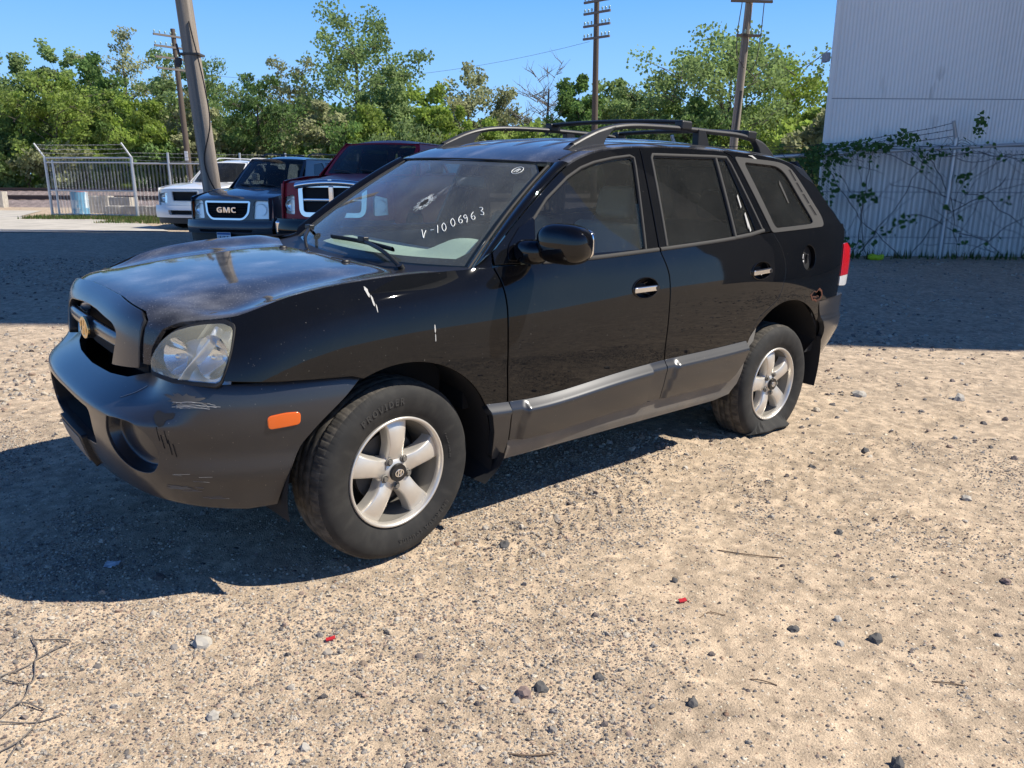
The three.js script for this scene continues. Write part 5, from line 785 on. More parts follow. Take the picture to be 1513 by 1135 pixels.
  // plastic bag caught at the foot of the vine
  const bag = sheet((u, v) => { const a = u * 6.283, b = (v - 0.5) * 3.1416, k = 1 + 0.35 * (fbm(Math.cos(a) * 2 + 5, Math.sin(a) * 2 + v * 5, 3, 7) - 0.5) * 2; return V3(0.15 * k * Math.cos(b) * Math.cos(a), 0.05 * k * Math.sin(b) + 0.035 + 0.05 * Math.max(0, Math.cos(a * 3)) * Math.cos(b), 0.09 * k * Math.cos(b) * Math.sin(a)); }, 24, 14, { wrapU: true });
  const bg = solo('plastic_bag', bag, std(C(0.50, 0.62, 0.03), 0.45), 'crumpled yellow green plastic bag at the foot of the vine', 'bag'); bg.position.set(6.75, 0.0, -14.6);
}
// barrel, blocks, barrier
{
  const b = thing('steel_drum', 'pale blue steel drum with peeling paint behind the fence', 'barrel'); b.position.set(-15.55, 0, -28.7);
  const pr = [[0, 0], [0.28, 0], [0.29, 0.02], [0.285, 0.28], [0.30, 0.30], [0.285, 0.32], [0.285, 0.56], [0.30, 0.58], [0.285, 0.60], [0.285, 0.86], [0.295, 0.88], [0.27, 0.885], [0.26, 0.86], [0, 0.86]]; part(b, 'shell', new THREE.LatheGeometry(pr.map((p) => new THREE.Vector2(...p)), 32), M.drum);
  part(b, 'bung', cyl(0.03, 0.03, 0.02, 12).translate(0.15, 0.87, 0), M.galv);
  const blk = (x, z, w, h, d, label, ry = 0) => { const R = rng(Math.round(x * 10) & 255), g = new THREE.BoxGeometry(w, h, d, Math.ceil(w / 0.12), 5, 4), p = g.attributes.position; for (let i = 0; i < p.count; i++) { const n = fbm(p.getX(i) * 5 + 20, p.getY(i) * 5 + p.getZ(i) * 3 + 20, 3, 9) - 0.5; p.setXYZ(i, p.getX(i) + n * 0.05, p.getY(i) + n * 0.05, p.getZ(i) + n * 0.06); } const q = mergeVertices(g.deleteAttribute('normal'), 1e-4); q.computeVertexNormals(); const m = solo('concrete_block', q, M.concrete, label, 'concrete block', 'broken concrete blocks by the fence'); m.position.set(x, h / 2 - 0.03, z); m.rotation.y = ry; };
  blk(-16.4, -31.5, 1.1, 0.68, 0.7, 'square concrete block beside the blue drum', 0.1); blk(-13.6, -28.8, 2.2, 0.40, 0.5, 'long low concrete block lying along the fence', -0.05); blk(-12.0, -30.4, 1.3, 0.52, 0.6, 'broken concrete block with rubble behind the white car', 0.3); blk(-14.9, -30.6, 0.9, 0.66, 0.5, 'upright pale concrete block behind the long one', -0.2); blk(-23.6, -36.4, 0.9, 0.72, 0.6, 'pale concrete barrier at the far end of the road', 0.2);
}
// poles
{
  const tap = (a, b, r0, r1, mat, parent, name) => { const g = rod(a, b, r0, r1, 20); part(parent, name, g, mat); };
  const big = thing('utility_pole', 'thick leaning wooden utility pole with black cable beside the white car', 'utility pole');
  const P0 = V3(-7.76, -0.1, -20.9), P1 = V3(-8.32, 9.0, -20.9); tap(P0, P1, 0.232, 0.178, M.pole, big, 'shaft');
  part(big, 'cable', tube([P0.clone().add(V3(0.22, 0.95, 0.1)), P0.clone().add(V3(0.02, 1.35, 0.24)), P0.clone().add(V3(-0.12, 1.9, 0.23)), P0.clone().add(V3(0.10, 2.8, 0.215)), P0.clone().add(V3(0.06, 3.6, 0.21)), P0.clone().add(V3(-0.2, 5.2, 0.19))], 0.016, 6, 50), D.rubber);
  part(big, 'bracket', merge([box(0.48, 0.05, 0.44, -8.03, 4.36, -20.9), box(0.14, 0.16, 0.12, -8.34, 4.2, -20.8, 0.02), rod(V3(-8.30, 4.3, -20.8), V3(-8.36, 4.6, -20.8), 0.03), box(0.10, 0.08, 0.10, -8.36, 4.1, -20.8)]), M.wireDark);
  const cross = (parent, y, w, n, at, mat, turn, thick = 0.06) => { const g = []; const arm = box(w, 0.10, 0.09, 0, 0, 0); g.push(arm); const a = part(parent, 'cross_arm', g[0], mat); a.position.copy(at).setY(y); a.rotation.y = turn; for (let k = 0; k < n; k++) { const x = (k / (n - 1) - 0.5) * (w - 0.12); if (Math.abs(x) < 0.12) continue; part(a, 'insulator', new THREE.LatheGeometry([[0, 0], [0.015, 0], [0.015, 0.05], [0.045, 0.05], [0.035, 0.11], [0.05, 0.12], [0.02, 0.17], [0, 0.17]].map((p) => new THREE.Vector2(...p)), 10), M.glassGreen).position.set(x, 0.05, 0); } };
  const t1 = thing('telegraph_pole', 'weathered telegraph pole with four cross arms behind the leaning pole', 'telegraph pole'); tap(V3(-18.0, -0.2, -45), V3(-18.2, 9.0, -45), 0.17, 0.12, M.oldPole, t1, 'shaft'); [8.6, 8.05, 7.5, 6.95].forEach((y) => cross(t1, y, 2.2, 8, V3(-18.15, 0, -44.86), M.barkGrey, 0.9)); part(t1, 'sign_plate', box(0.18, 0.5, 0.03, -18.05, 2.5, -44.8), M.sheet);
  const t2 = thing('telegraph_pole', 'bare telegraph pole with four cross arms above the car roof', 'telegraph pole'); tap(V3(4.02, -0.2, -40), V3(3.88, 10.2, -40), 0.17, 0.12, M.oldPole, t2, 'shaft'); [9.45, 8.95, 8.4, 7.85].forEach((y) => cross(t2, y, 1.55, 8, V3(3.9, 0, -39.86), M.barkGrey, -0.75));
  const t3 = thing('power_pole', 'pale leaning power pole with cable loops left of the white building', 'power pole'); tap(V3(9.35, -0.2, -35), V3(9.74, 10.4, -35), 0.19, 0.14, M.pole, t3, 'shaft'); cross(t3, 8.45, 1.75, 4, V3(9.72, 0, -34.8), M.oldPole, 0.1); cross(t3, 7.15, 1.0, 4, V3(9.68, 0, -34.8), M.oldPole, 0.1);
  part(t3, 'cable_loop', merge([tube([V3(9.3, 8.4, -34.7), V3(9.2, 7.2, -34.7), V3(9.25, 6.4, -34.7), V3(9.6, 5.9, -34.78)], 0.02, 5, 24), tube([V3(10.2, 8.4, -34.7), V3(10.15, 7.0, -34.7), V3(10.0, 6.0, -34.7), V3(9.72, 5.6, -34.78)], 0.02, 5, 24)]), M.wireDark); part(t3, 'conduit', rod(V3(9.45, 3.2, -34.80), V3(9.56, 5.0, -34.80), 0.06, 0.06, 8), M.wireDark);
  const cat = (a, b, sag, r = 0.012) => tube(Array.from({ length: 20 }, (_, i) => { const t = i / 19; return a.clone().lerp(b, t).add(V3(0, -sag * 4 * t * (1 - t), 0)); }), r, 4, 40);
  solo('overhead_wire', cat(V3(-18.3, 6.9, -45), V3(3.6, 7.7, -40), 1.0, 0.007), M.wireDark, 'thin wire strung between the two telegraph poles', 'wire');
}
// trees
{
  const greens = [[0.30, 0.40, 0.085], [0.26, 0.355, 0.13], [0.175, 0.285, 0.085], [0.36, 0.38, 0.19], [0.12, 0.12, 0.07]];
  function tree(px, base, z, h, w, kind, seed, label, low = 0.22) {
    const R = rng(seed), t = thing('tree', label, 'tree', 'trees along the railway'), x = px; t.position.set(x, base, z); t.rotation.y = R() * 6.28;
    const limbs = [], leaves = [], bare = kind === 4, lean = V3((R() - 0.5) * 0.08, 1, (R() - 0.5) * 0.08), top = V3(lean.x * h, h * 0.82, lean.z * h);
    const trunkPts = [V3(0, -0.3, 0), V3(lean.x * h * 0.3 + 0.1 * (R() - 0.5), h * 0.28, 0.1 * (R() - 0.5)), V3(lean.x * h * 0.6, h * 0.55, lean.z * h * 0.6), top], r0 = 0.018 * h + 0.05;
    const taper = (pts, ra, rb, n = 7) => { const c = new THREE.CatmullRomCurve3(pts), g = new THREE.TubeGeometry(c, 8, 1, n), p = g.attributes.position; const m = n + 1; for (let i = 0; i <= 8; i++) { const q = c.getPoint(i / 8), r = lerp(ra, rb, i / 8); for (let k = 0; k < m; k++) { const id = i * m + k; p.setXYZ(id, q.x + (p.getX(id) - q.x) * r, q.y + (p.getY(id) - q.y) * r, q.z + (p.getZ(id) - q.z) * r); } } return g; };
    limbs.push(taper(trunkPts, r0, r0 * 0.25)); const tc = new THREE.CatmullRomCurve3(trunkPts), clumps = [];
    const nb = bare ? 26 : 20; for (let k = 0; k < nb; k++) {
      const f = low + (0.98 - low) * (k + R()) / nb, p = tc.getPoint(Math.min(1, f + 0.02)), a = k * 2.4 + R(), prof = Math.sin(Math.PI * clamp((f - low + 0.12) / (1.14 - low))) ** 0.6, reach = w / 2 * prof * (0.65 + 0.5 * R()), up = (0.25 + 0.5 * R()) * reach + (f > 0.9 ? 0.14 * h : 0);
      const e = p.clone().add(V3(Math.cos(a) * reach, up, Math.sin(a) * reach)), m = p.clone().lerp(e, 0.5).add(V3(0, 0.10 * reach, 0)); limbs.push(taper([p, m, e], r0 * 0.30 * (1.1 - f), 0.018, 5));
      clumps.push([e, 0.30]); clumps.push([m, 0.24]); for (let q = 0; q < (bare ? 5 : 3); q++) { const b2 = R() * 6.28, l2 = reach * (0.3 + 0.3 * R()), s = p.clone().lerp(e, 0.4 + 0.5 * R()), e2 = s.clone().add(V3(Math.cos(b2) * l2, l2 * (0.2 + 0.6 * R()), Math.sin(b2) * l2)); limbs.push(taper([s, s.clone().lerp(e2, 0.5).add(V3(0, 0.06 * l2, 0)), e2], r0 * 0.10 + 0.012, 0.010, 4)); clumps.push([e2, 0.22]); if (bare) for (let z2 = 0; z2 < 3; z2++) { const e3 = e2.clone().add(V3((R() - 0.5) * 0.9, 0.5 * R() + 0.1, (R() - 0.5) * 0.9)); limbs.push(rod(s.clone().lerp(e2, 0.5 + 0.4 * R()), e3, 0.012, 0.005, 3)); } }
    }
    const g0 = greens[kind], dens = bare ? 0 : kind === 3 ? 50 : 84; for (const [c, k] of clumps) { const rr = k * w * 0.42 * (0.7 + 0.6 * R()), tn = 0.75 + 0.5 * R(); const n = dens * (0.6 + 0.8 * R()); for (let q = 0; q < n; q++) { const a = R() * 6.28, b = Math.acos(2 * R() - 1), d = rr * Math.cbrt(R()), v = 0.8 + 0.45 * R(); leaves.push([c.clone().add(V3(d * Math.sin(b) * Math.cos(a), d * Math.cos(b) * 0.8, d * Math.sin(b) * Math.sin(a))), [g0[0] * tn * v, g0[1] * tn * v, g0[2] * tn * v]]); } }
    part(t, 'trunk', merge(limbs), kind > 2 ? M.barkGrey : M.bark); if (leaves.length) part(t, 'crown', D.leafGeo(leaves, seed + 1, 0.12, 0.26), D.leafMat);
    return t;
  }
  const X = (px, z) => (px - 756.5) / 1151.85 * (-z) * 1.0 / Math.cos(0) * (1 / 1.0) * 1.035, H = (py, z) => 1.45 + (262 - py) / 1151.85 * (-z) * 1.06;
  const kinds = ['bright green leafy', 'mid green leafy', 'dark green dense', 'pale olive thinly leaved', 'bare grey branching'];
  const list = [[-40, 70, 120, 62, 1], [25, 82, 110, 60, 1], [85, 88, 90, 64, 1], [130, 112, 110, 57, 0], [150, 66, 70, 66, 1], [205, 88, 80, 60, 2], [235, 48, 90, 66, 3], [300, 86, 100, 62, 1], [345, 92, 90, 64, 1], [330, 145, 70, 56, 3], [410, 118, 90, 56, 2], [450, 88, 90, 64, 3], [495, 150, 70, 57, 3], [545, 26, 150, 64, 1], [600, 100, 80, 60, 1], [645, 128, 80, 57, 0], [692, 106, 90, 62, 3], [745, 128, 70, 60, 3], [800, 92, 95, 60, 4], [845, 106, 70, 58, 2], [895, 118, 80, 62, 1], [950, 108, 90, 60, 1], [1050, 48, 190, 56, 1], [1125, 92, 130, 60, 0], [1180, 140, 60, 56, 0], [1000, 150, 80, 55, 2], [560, 160, 80, 55, 0], [250, 150, 80, 56, 0], [40, 160, 90, 56, 2], [715, 175, 70, 55, 0]];
  const names = ["mid green tree spreading past the end of the fence", "mid green tree over the far end of the railway fence", "round mid green tree behind the fence gate", "bright green broad tree low behind the fence gate", "taller mid green tree behind the bright gate tree", "dark green dense tree beside the weathered telegraph pole", "thinly leaved olive tree rising behind the weathered telegraph pole", "mid green tree directly behind the leaning pole", "mid green tree just right of the leaning pole above the white car", "low pale olive tree behind the roof of the white car", "dark green dense tree behind the roof of the grey car", "pale olive tree next to the tallest tree", "low pale olive tree behind the aerial of the grey car", "very tall wide mid green tree standing above all the others", "mid green tree under the right side of the tallest tree", "bright green tree above the roof of the red truck", "olive thinly leaved tree with open branches above the red truck", "olive small tree before the bare tree", "bare grey branching tree without leaves", "dark green narrow tree between the bare tree and the telegraph pole", "mid green tree directly behind the bare telegraph pole", "mid green tree above the front of the roof rack", "wide spreading mid green tree with thick limbs beside the power pole", "bright green tree behind the power pole", "bright green small tree between the power pole and white building", "low dark green tree under the wide spreading tree", "low bright green tree under the tallest tree", "low bright green tree at the foot of the leaning pole", "low dark green tree behind the left part of the fence", "low bright green tree behind the windshield of the black car"];
  list.forEach(([px, py, wpx, d, kind], i) => { const z = -d - (i % 3), s = d / 1151.85; tree(X(px, z), -0.1, z, H(py, z) * 0.87, wpx * s * 1.14, kind, 1000 + i * 7, names[i], py > 140 ? 0.08 : 0.2); });
  // shrubs along the foot of the trees and by the building
  const Rb = rng(404); for (let i = 0; i < 18; i++) { const px = -30 + i * 72 + 20 * Rb(), z = -55 - 3 * Rb(), h = 3.0 + 2.2 * Rb(), k = [2, 1, 3, 0][i % 4]; const t = tree(X(px, z), -0.6, z, h, h * 1.25, k, 3000 + i * 5, kinds[k] + ' shrub at the foot of the tree line', 0.04); t.name = numbered('shrub'); t.userData.group = 'shrubs below the trees'; t.userData.category = 'shrub'; }
  for (const [px, py, wpx, d, kind, label] of [[1190, 178, 80, 30, 3, 'yellow green bush behind the vine covered fence'], [1150, 195, 70, 33, 0, 'bright green bush behind the rear of the car'], [1212, 118, 46, 26, 2, 'slender dark green tree at the corner of the white building'], [1215, 215, 70, 20, 2, 'dark shrub in the gap beside the white wall']]) { const z = -d, t = tree(X(px, z), -0.1, z, H(py, z), wpx * d / 1151.85 * 1.3, kind, 5000 + px, label, 0.1); t.userData.group = undefined; delete t.userData.group; if (d !== 26) { t.name = numbered('bush'); t.userData.category = 'bush'; } }
  // the wood behind reads as one mass
  const far = [], R = rng(99); for (let i = 0; i < 26000; i++) { const z = -74 - 10 * R(), x = -75 + 130 * R(), hmax = 5.0 + 3.6 * fbm(x * 0.11 + 3, 1, 3, 41); const y = hmax * R() ** 0.8, v = 0.7 + 0.5 * R(); far.push([V3(x, y, z), [0.17 * v, 0.27 * v, 0.07 * v]]); }
  const fw = setting('distant_wood', D.leafGeo(far, 61, 0.5, 0.95), D.leafMat, 'stuff');
  // grass beyond the tracks and at the fence
  const blades = (n, zone, h0, h1, seed, name) => { const r = rng(seed), pos = [], idx = [], uv = [], col = []; for (let i = 0; i < n; i++) { const x = lerp(zone[0], zone[1], r()), z = lerp(zone[2], zone[3], r()), h = lerp(h0, h1, r()), a = r() * 6.28, w = h * 0.10 + 0.006, b = pos.length / 3, v = 0.7 + 0.6 * r(), dry = r() < 0.25; for (const [u, q] of [[-1, 0], [1, 0], [0, 1]]) { pos.push(x + Math.cos(a) * w * u + q * h * 0.4 * (r() - 0.5), q * h, z + Math.sin(a) * w * u + q * h * 0.4 * (r() - 0.5)); uv.push(u, q); col.push(...(dry ? [0.22 * v, 0.19 * v, 0.09 * v] : [0.09 * v, 0.15 * v, 0.03 * v])); } idx.push(b, b + 1, b + 2); } const g = geo(pos, null, uv, idx); g.setAttribute('color', new THREE.Float32BufferAttribute(col, 3)); setting(name, g, D.leafMat, 'stuff'); };
  blades(3200, [-16.6, -12.3, -28.0, -26.6], 0.04, 0.16, 71, 'grass'); blades(14000, [-62, 20, -58, -54.5], 0.25, 0.8, 73, 'grass'); blades(350, [4.8, 12, -15.2, -14.6], 0.04, 0.18, 75, 'grass'); blades(3500, [-13, -8.5, -27.9, -24.5], 0.04, 0.14, 79, 'grass');
}
// ---------- the three parked vehicles behind ----------
function parkedCar(name, label, o) {
  const car = thing(name, label, o.category, o.group), W = o.W, pm = o.paint, hy = o.hoodY, by = o.belt, ry = o.roof, L = o.L, ax = [o.fw, o.rw], wr = o.wheelR;
  const sd = (x, y) => V3(x, y, (W - 0.035 * ((y - 0.78) / 0.45) ** 2 * (y > 0.78 ? 1.2 : 0.8)) * (1 - 0.16 * Math.max(0, 1 - x / 0.55) ** 2.5) + 0.02 * Math.exp(-(((x - ax[0]) / 0.5) ** 2)) * sstep(1.1, 0.8, y));
  const top = (x) => (x < o.cowl ? lerp(hy, o.cowlY, sstep(-0.2, o.cowl, x)) : lerp(o.cowlY, by, sstep(o.cowl, o.cowl + 0.6, x)));
  const arch = (c) => arc2(c, wr, wr + 0.07, 180, 0, 18), line = (x0, x1, n) => Array.from({ length: n + 1 }, (_, i) => { const x = lerp(x0, x1, i / n); return [x, top(x)]; });
  const sidePoly = [[0.10, 0.42], ...arch(ax[0]).map((p) => [p[0], p[1] + 0.05]), [ax[0] + wr + 0.08, 0.32], [ax[1] - wr - 0.08, 0.32], ...arch(ax[1]).map((p) => [p[0], p[1] + 0.05]), [L, 0.45], [L, by], ...line(0.12, L - 0.01, 30).reverse()];
  both(car, 'body_side', panel(sd, sidePoly, { step: 0.10, rim: 0.02 }), pm);
  const frontX = (z, y) => 0.20 * (Math.abs(z) / W) ** 3.2 + o.rake * (y - 0.6);
  const fs = (z, y) => V3(frontX(z, y), y, z);
  const hoodF = (u, v) => { const z = (v * 2 - 1) * W * 0.94, x0 = frontX(z, hy) + 0.005, x = lerp(x0, o.cowl + 0.12, u), a = Math.abs(z) / W; return V3(x, top(x) + 0.035 * (1 - a * a) * sstep(0, 0.2, u) + o.ridge * sstep(0.42, 0.52, a) * -1 * sstep(0.1, 0.5, u) - 0.055 * (1 - u) ** 4, z); };
  part(car, 'hood', sheet(hoodF, 24, 30, { flip: true }), pm);
  // front: painted panel with openings
  const grille = roundPoly(o.grille), lamps = [1, -1].map((s) => roundPoly(o.lamp).map((p) => [p[0] * s, p[1]]));
  part(car, 'front_panel', panel(fs, [[-W * 0.96, o.bumperTop], [W * 0.96, o.bumperTop], [W * 0.95, hy - 0.03], [W * 0.5, hy], [-W * 0.5, hy], [-W * 0.95, hy - 0.03]], { holes: [grille, ...lamps], step: 0.07, rim: 0.03 }), pm);
  const bumpS = (z, y) => { const p = fs(z, Math.min(y, o.bumperTop)); p.y = y; p.x -= 0.10 + 0.03 * Math.sin(Math.PI * clamp((y - o.bumperLow) / (o.bumperTop - o.bumperLow))); return p; };
  const bp = part(car, 'front_bumper', panel(bumpS, [[-W * 0.98, o.bumperLow], [W * 0.98, o.bumperLow], [W, o.bumperTop], [-W, o.bumperTop]], { holes: o.intake ? [roundPoly(o.intake)] : [], step: 0.07, rim: 0.12 }), o.bumperMat || pm, o.bumperLabel);
  part(bp, 'valance', panel((z, y) => bumpS(z, o.bumperLow).add(V3(0.06, y - o.bumperLow, 0)), [[-W * 0.93, o.bumperLow - 0.16], [W * 0.93, o.bumperLow - 0.16], [W * 0.95, o.bumperLow], [-W * 0.95, o.bumperLow]], { step: 0.1, rim: 0.05 }), D.plastic);
  part(bp, 'intake_back', panel((z, y) => bumpS(z, y).add(V3(0.10, 0, 0)), [[-W * 0.8, o.bumperLow], [W * 0.8, o.bumperLow], [W * 0.8, o.bumperTop - 0.02], [-W * 0.8, o.bumperTop - 0.02]], { step: 0.1, rim: 0 }), D.inner);
  const gr = part(car, 'grille_frame', panel(fs, inset(grille, -o.frameW), { holes: [inset(grille, 0.012)], step: 0.06, rim: 0.03, off: 0.012, bevel: 0.006 }), o.frameMat);
  part(gr, 'grille_mesh', panel((z, y) => fs(z, y).add(V3(0.05, 0, 0)), inset(grille, -0.01), { step: 0.08, rim: 0 }), D.inner);
  const gy0 = Math.min(...grille.map((p) => p[1])), gy1 = Math.max(...grille.map((p) => p[1])), gw = Math.max(...grille.map((p) => p[0]));
  for (const t of o.slats) part(gr, 'slat', sheet((u, v) => { const z = lerp(-gw * 0.97, gw * 0.97, u), a = v * 6.283, y = lerp(gy0, gy1, t); return V3(frontX(z, y) + 0.02 + 0.012 * Math.cos(a), y + (o.slatH || 0.008) * Math.sin(a), z); }, 12, 8), o.slatMat || D.plastic);
  if (o.vbar) part(gr, 'centre_bar', box(0.05, gy1 - gy0 + 0.02, 0.085, o.rake * ((gy0 + gy1) / 2 - 0.6) + 0.005, (gy0 + gy1) / 2, 0, 0.02), o.frameMat);
  [1, -1].forEach((s, k) => { const H = new THREE.Group(); H.name = 'headlight'; car.add(H); const P = lamps[k];
    part(H, 'lens', panel(fs, inset(P, 0.004), { step: 0.06, rim: 0 }), D.clear); part(H, 'housing', panel((z, y) => fs(z, y).add(V3(0.07, 0, 0)), inset(P, -0.005), { step: 0.06, rim: 0 }), o.lampMat || D.reflector);
    const cz = o.lampC[0] * s, cyy = o.lampC[1], bowl = new THREE.SphereGeometry(o.lampC[2], 20, 12, 0, 6.2832, 0, 1.4); bowl.scale(1, 0.7, 1); bowl.rotateZ(-Math.PI / 2); bowl.translate(frontX(cz, cyy) + 0.035, cyy, cz); part(H, 'reflector_bowl', bowl, D.reflector);
    if (o.signal) { const sg = roundPoly(o.signal).map((p) => [p[0] * s, p[1]]); part(H, 'turn_signal', panel(fs, sg, { step: 0.05, rim: 0.01, off: 0.003 }), D.amber); } });
  // cabin
  const c0 = o.cowl, wsB = (u) => V3(c0 + 0.16 * u * u, o.cowlY + 0.01, W * 0.80 * u), wsT = (u) => V3(c0 + o.wsRun + 0.08 * u * u, ry - 0.07 - 0.02 * u * u, W * 0.66 * u), ws = (u, v) => { const p = wsB(u).lerp(wsT(u), v), k = 4 * v * (1 - v); return p.add(V3(-0.015 * k, 0.02 * k, 0)); };
  const wsh = part(car, 'windshield', panel(ws, roundPoly([[-0.97, 0.03, 0.05], [0.97, 0.03, 0.05], [0.96, 0.97, 0.08], [-0.96, 0.97, 0.08]]), { step: 0.12, rim: 0 }), D.tintGlass);
  part(wsh, 'windshield_dust', panel(ws, roundPoly([[-0.95, 0.05, 0.05], [0.95, 0.05, 0.05], [0.94, 0.95, 0.08], [-0.94, 0.95, 0.08]]), { step: 0.12, rim: 0, off: 0.003 }), D.filmSide);
  part(wsh, 'wiper', merge([tube([ws(0.55, 0.0), ws(0.2, 0.08), ws(-0.1, 0.1)].map((p) => p.add(V3(-0.02, 0.02, 0))), 0.012, 5, 10), tube([ws(-0.2, 0.0), ws(-0.5, 0.08), ws(-0.8, 0.1)].map((p) => p.add(V3(-0.02, 0.02, 0))), 0.012, 5, 10)]), D.plastic);
  part(car, 'windshield_frame', panel(ws, [[-1.04, 0], [1.04, 0], [1.04, 1.02], [-1.04, 1.02]], { holes: [roundPoly([[-0.97, 0.03, 0.05], [0.97, 0.03, 0.05], [0.96, 0.97, 0.08], [-0.96, 0.97, 0.08]])], step: 0.12, rim: 0.02, off: 0.004 }), pm);
  const cb = (x, y) => { const t = (y - o.cowlY) / (ry - 0.07 - o.cowlY); return V3(x, y, W * lerp(0.945, 0.70, clamp(t, -0.2, 1.1)) ); };
  const xr = o.cabEnd, wt = c0 + o.wsRun, wins = o.windows.map((w) => roundPoly(w));
  both(car, 'cabin_side', panel(cb, [[c0 + 0.16, o.cowlY], [c0 + 0.45, by], [xr, by], [xr - 0.12, ry - 0.06], [wt + 0.08, ry - 0.06]], { holes: wins, step: 0.10, rim: 0.02 }), pm);
  for (const w of wins) both(car, 'side_window', panel((x, y) => cb(x, y).add(V3(0, 0, -0.012)), inset(w, -0.006), { step: 0.15, rim: 0 }), D.tintGlass);
  part(car, 'roof', sheet((u, v) => { const z = (v * 2 - 1), x = lerp(wt + 0.08 * z * z, xr - 0.12, u); return V3(x, ry - 0.075 + 0.075 * (1 - Math.abs(z) ** 2.6) * sstep(0, 0.18, u) , z * W * 0.715); }, 20, 24, { flip: true }), pm);
  part(car, 'rear_panel', sheet((u, v) => V3(lerp(L, xr - 0.10, sstep(0.5, 1, v)), lerp(0.4, ry - 0.06, v), (u * 2 - 1) * lerp(W * 0.95, W * 0.7, sstep(0.5, 1, v))), 8, 12), pm);
  if (o.rails) for (const s of [1, -1]) part(car, 'roof_rail', merge([tube([[wt + 0.35, ry - 0.01, s * W * 0.58], [wt + 0.5, ry + 0.045, s * W * 0.58], [wt + 1.3, ry + 0.06, s * W * 0.58], [xr - 0.7, ry + 0.045, s * W * 0.58], [xr - 0.55, ry - 0.02, s * W * 0.58]], 0.018, 6, 30)]), o.railMat);
  if (o.antenna) part(car, 'antenna', merge([box(0.10, 0.03, 0.05, wt + 0.25, ry + 0.005, 0, 0.01), rod(V3(wt + 0.25, ry, 0), V3(wt + 0.30, ry + 0.10, 0), 0.015, 0.008)]), D.plastic);
  for (const s of [1]) { const mr = new THREE.Group(); mr.name = 'door_mirror'; car.add(mr); part(mr, 'mirror_housing', box(0.14, 0.24, 0.22, c0 + 0.48, by + 0.13, s * (W + 0.11), 0.05), o.mirrorMat || pm); part(mr, 'mirror_arm', box(0.07, 0.05, 0.16, c0 + 0.48, by + 0.05, s * (W - 0.0), 0.02), D.plastic); }
  part(car, 'interior', merge([box(0.5, 0.3, W * 1.6, c0 + 0.45, by - 0.15, 0), box(0.15, 0.75, 0.5, c0 + 1.35, by, 0.4, 0.05), box(0.15, 0.75, 0.5, c0 + 1.35, by, -0.4, 0.05), box(2.5, 0.1, W * 1.7, c0 + 1.5, by - 0.4, 0)]), D.inner).userData.label = 'dark seats and dashboard';
  part(car, 'underbody', box(L - 0.6, 0.3, W * 1.4, L / 2, 0.45, 0), D.inner); part(car, 'engine_bay', box(o.cowl - 0.15, hy - 0.75, W * 1.3, 0.25 + (o.cowl - 0.15) / 2, (hy + 0.55) / 2 - 0.05, 0), D.inner);
  for (const x of ax) for (const s of [1, -1]) {
    const w = new THREE.Group(); w.name = 'wheel'; car.add(w); w.position.set(x, wr, s * (W - 0.02)); if (s < 0) w.rotation.y = Math.PI;
    const tp = [[wr * 0.62, -0.01], [wr * 0.8, 0.015], [wr * 0.95, 0.0], [wr, -0.03], [wr, -0.2], [wr * 0.95, -0.23], [wr * 0.62, -0.22]].map((p) => new THREE.Vector2(...p)), tg = new THREE.LatheGeometry(tp, 40); tg.rotateX(Math.PI / 2); part(w, 'tyre', tg, D.tyre);
    const sp = []; for (let k = 0; k < 6; k++) { const b = box(wr * 0.2, wr * 0.58, 0.03, 0, wr * 0.31, -0.03, 0.01); b.rotateZ(k * Math.PI / 3); sp.push(b); } const lp = new THREE.LatheGeometry([[wr * 0.62, -0.01], [wr * 0.58, -0.02], [wr * 0.55, -0.16]].map((p) => new THREE.Vector2(...p)), 36); lp.rotateX(Math.PI / 2); part(w, 'rim', merge([...sp, lp, (() => { const c = new THREE.CylinderGeometry(wr * 0.16, wr * 0.18, 0.05, 16); c.rotateX(Math.PI / 2); c.translate(0, 0, -0.025); return c; })()]), D.alloy);
    both(w, 'wheel_well', new THREE.CircleGeometry(wr + 0.1, 24).translate(0, 0.05, -0.25), D.inner)[1].removeFromParent();
  }
  return { car, fs, bumpS, frontX };
}
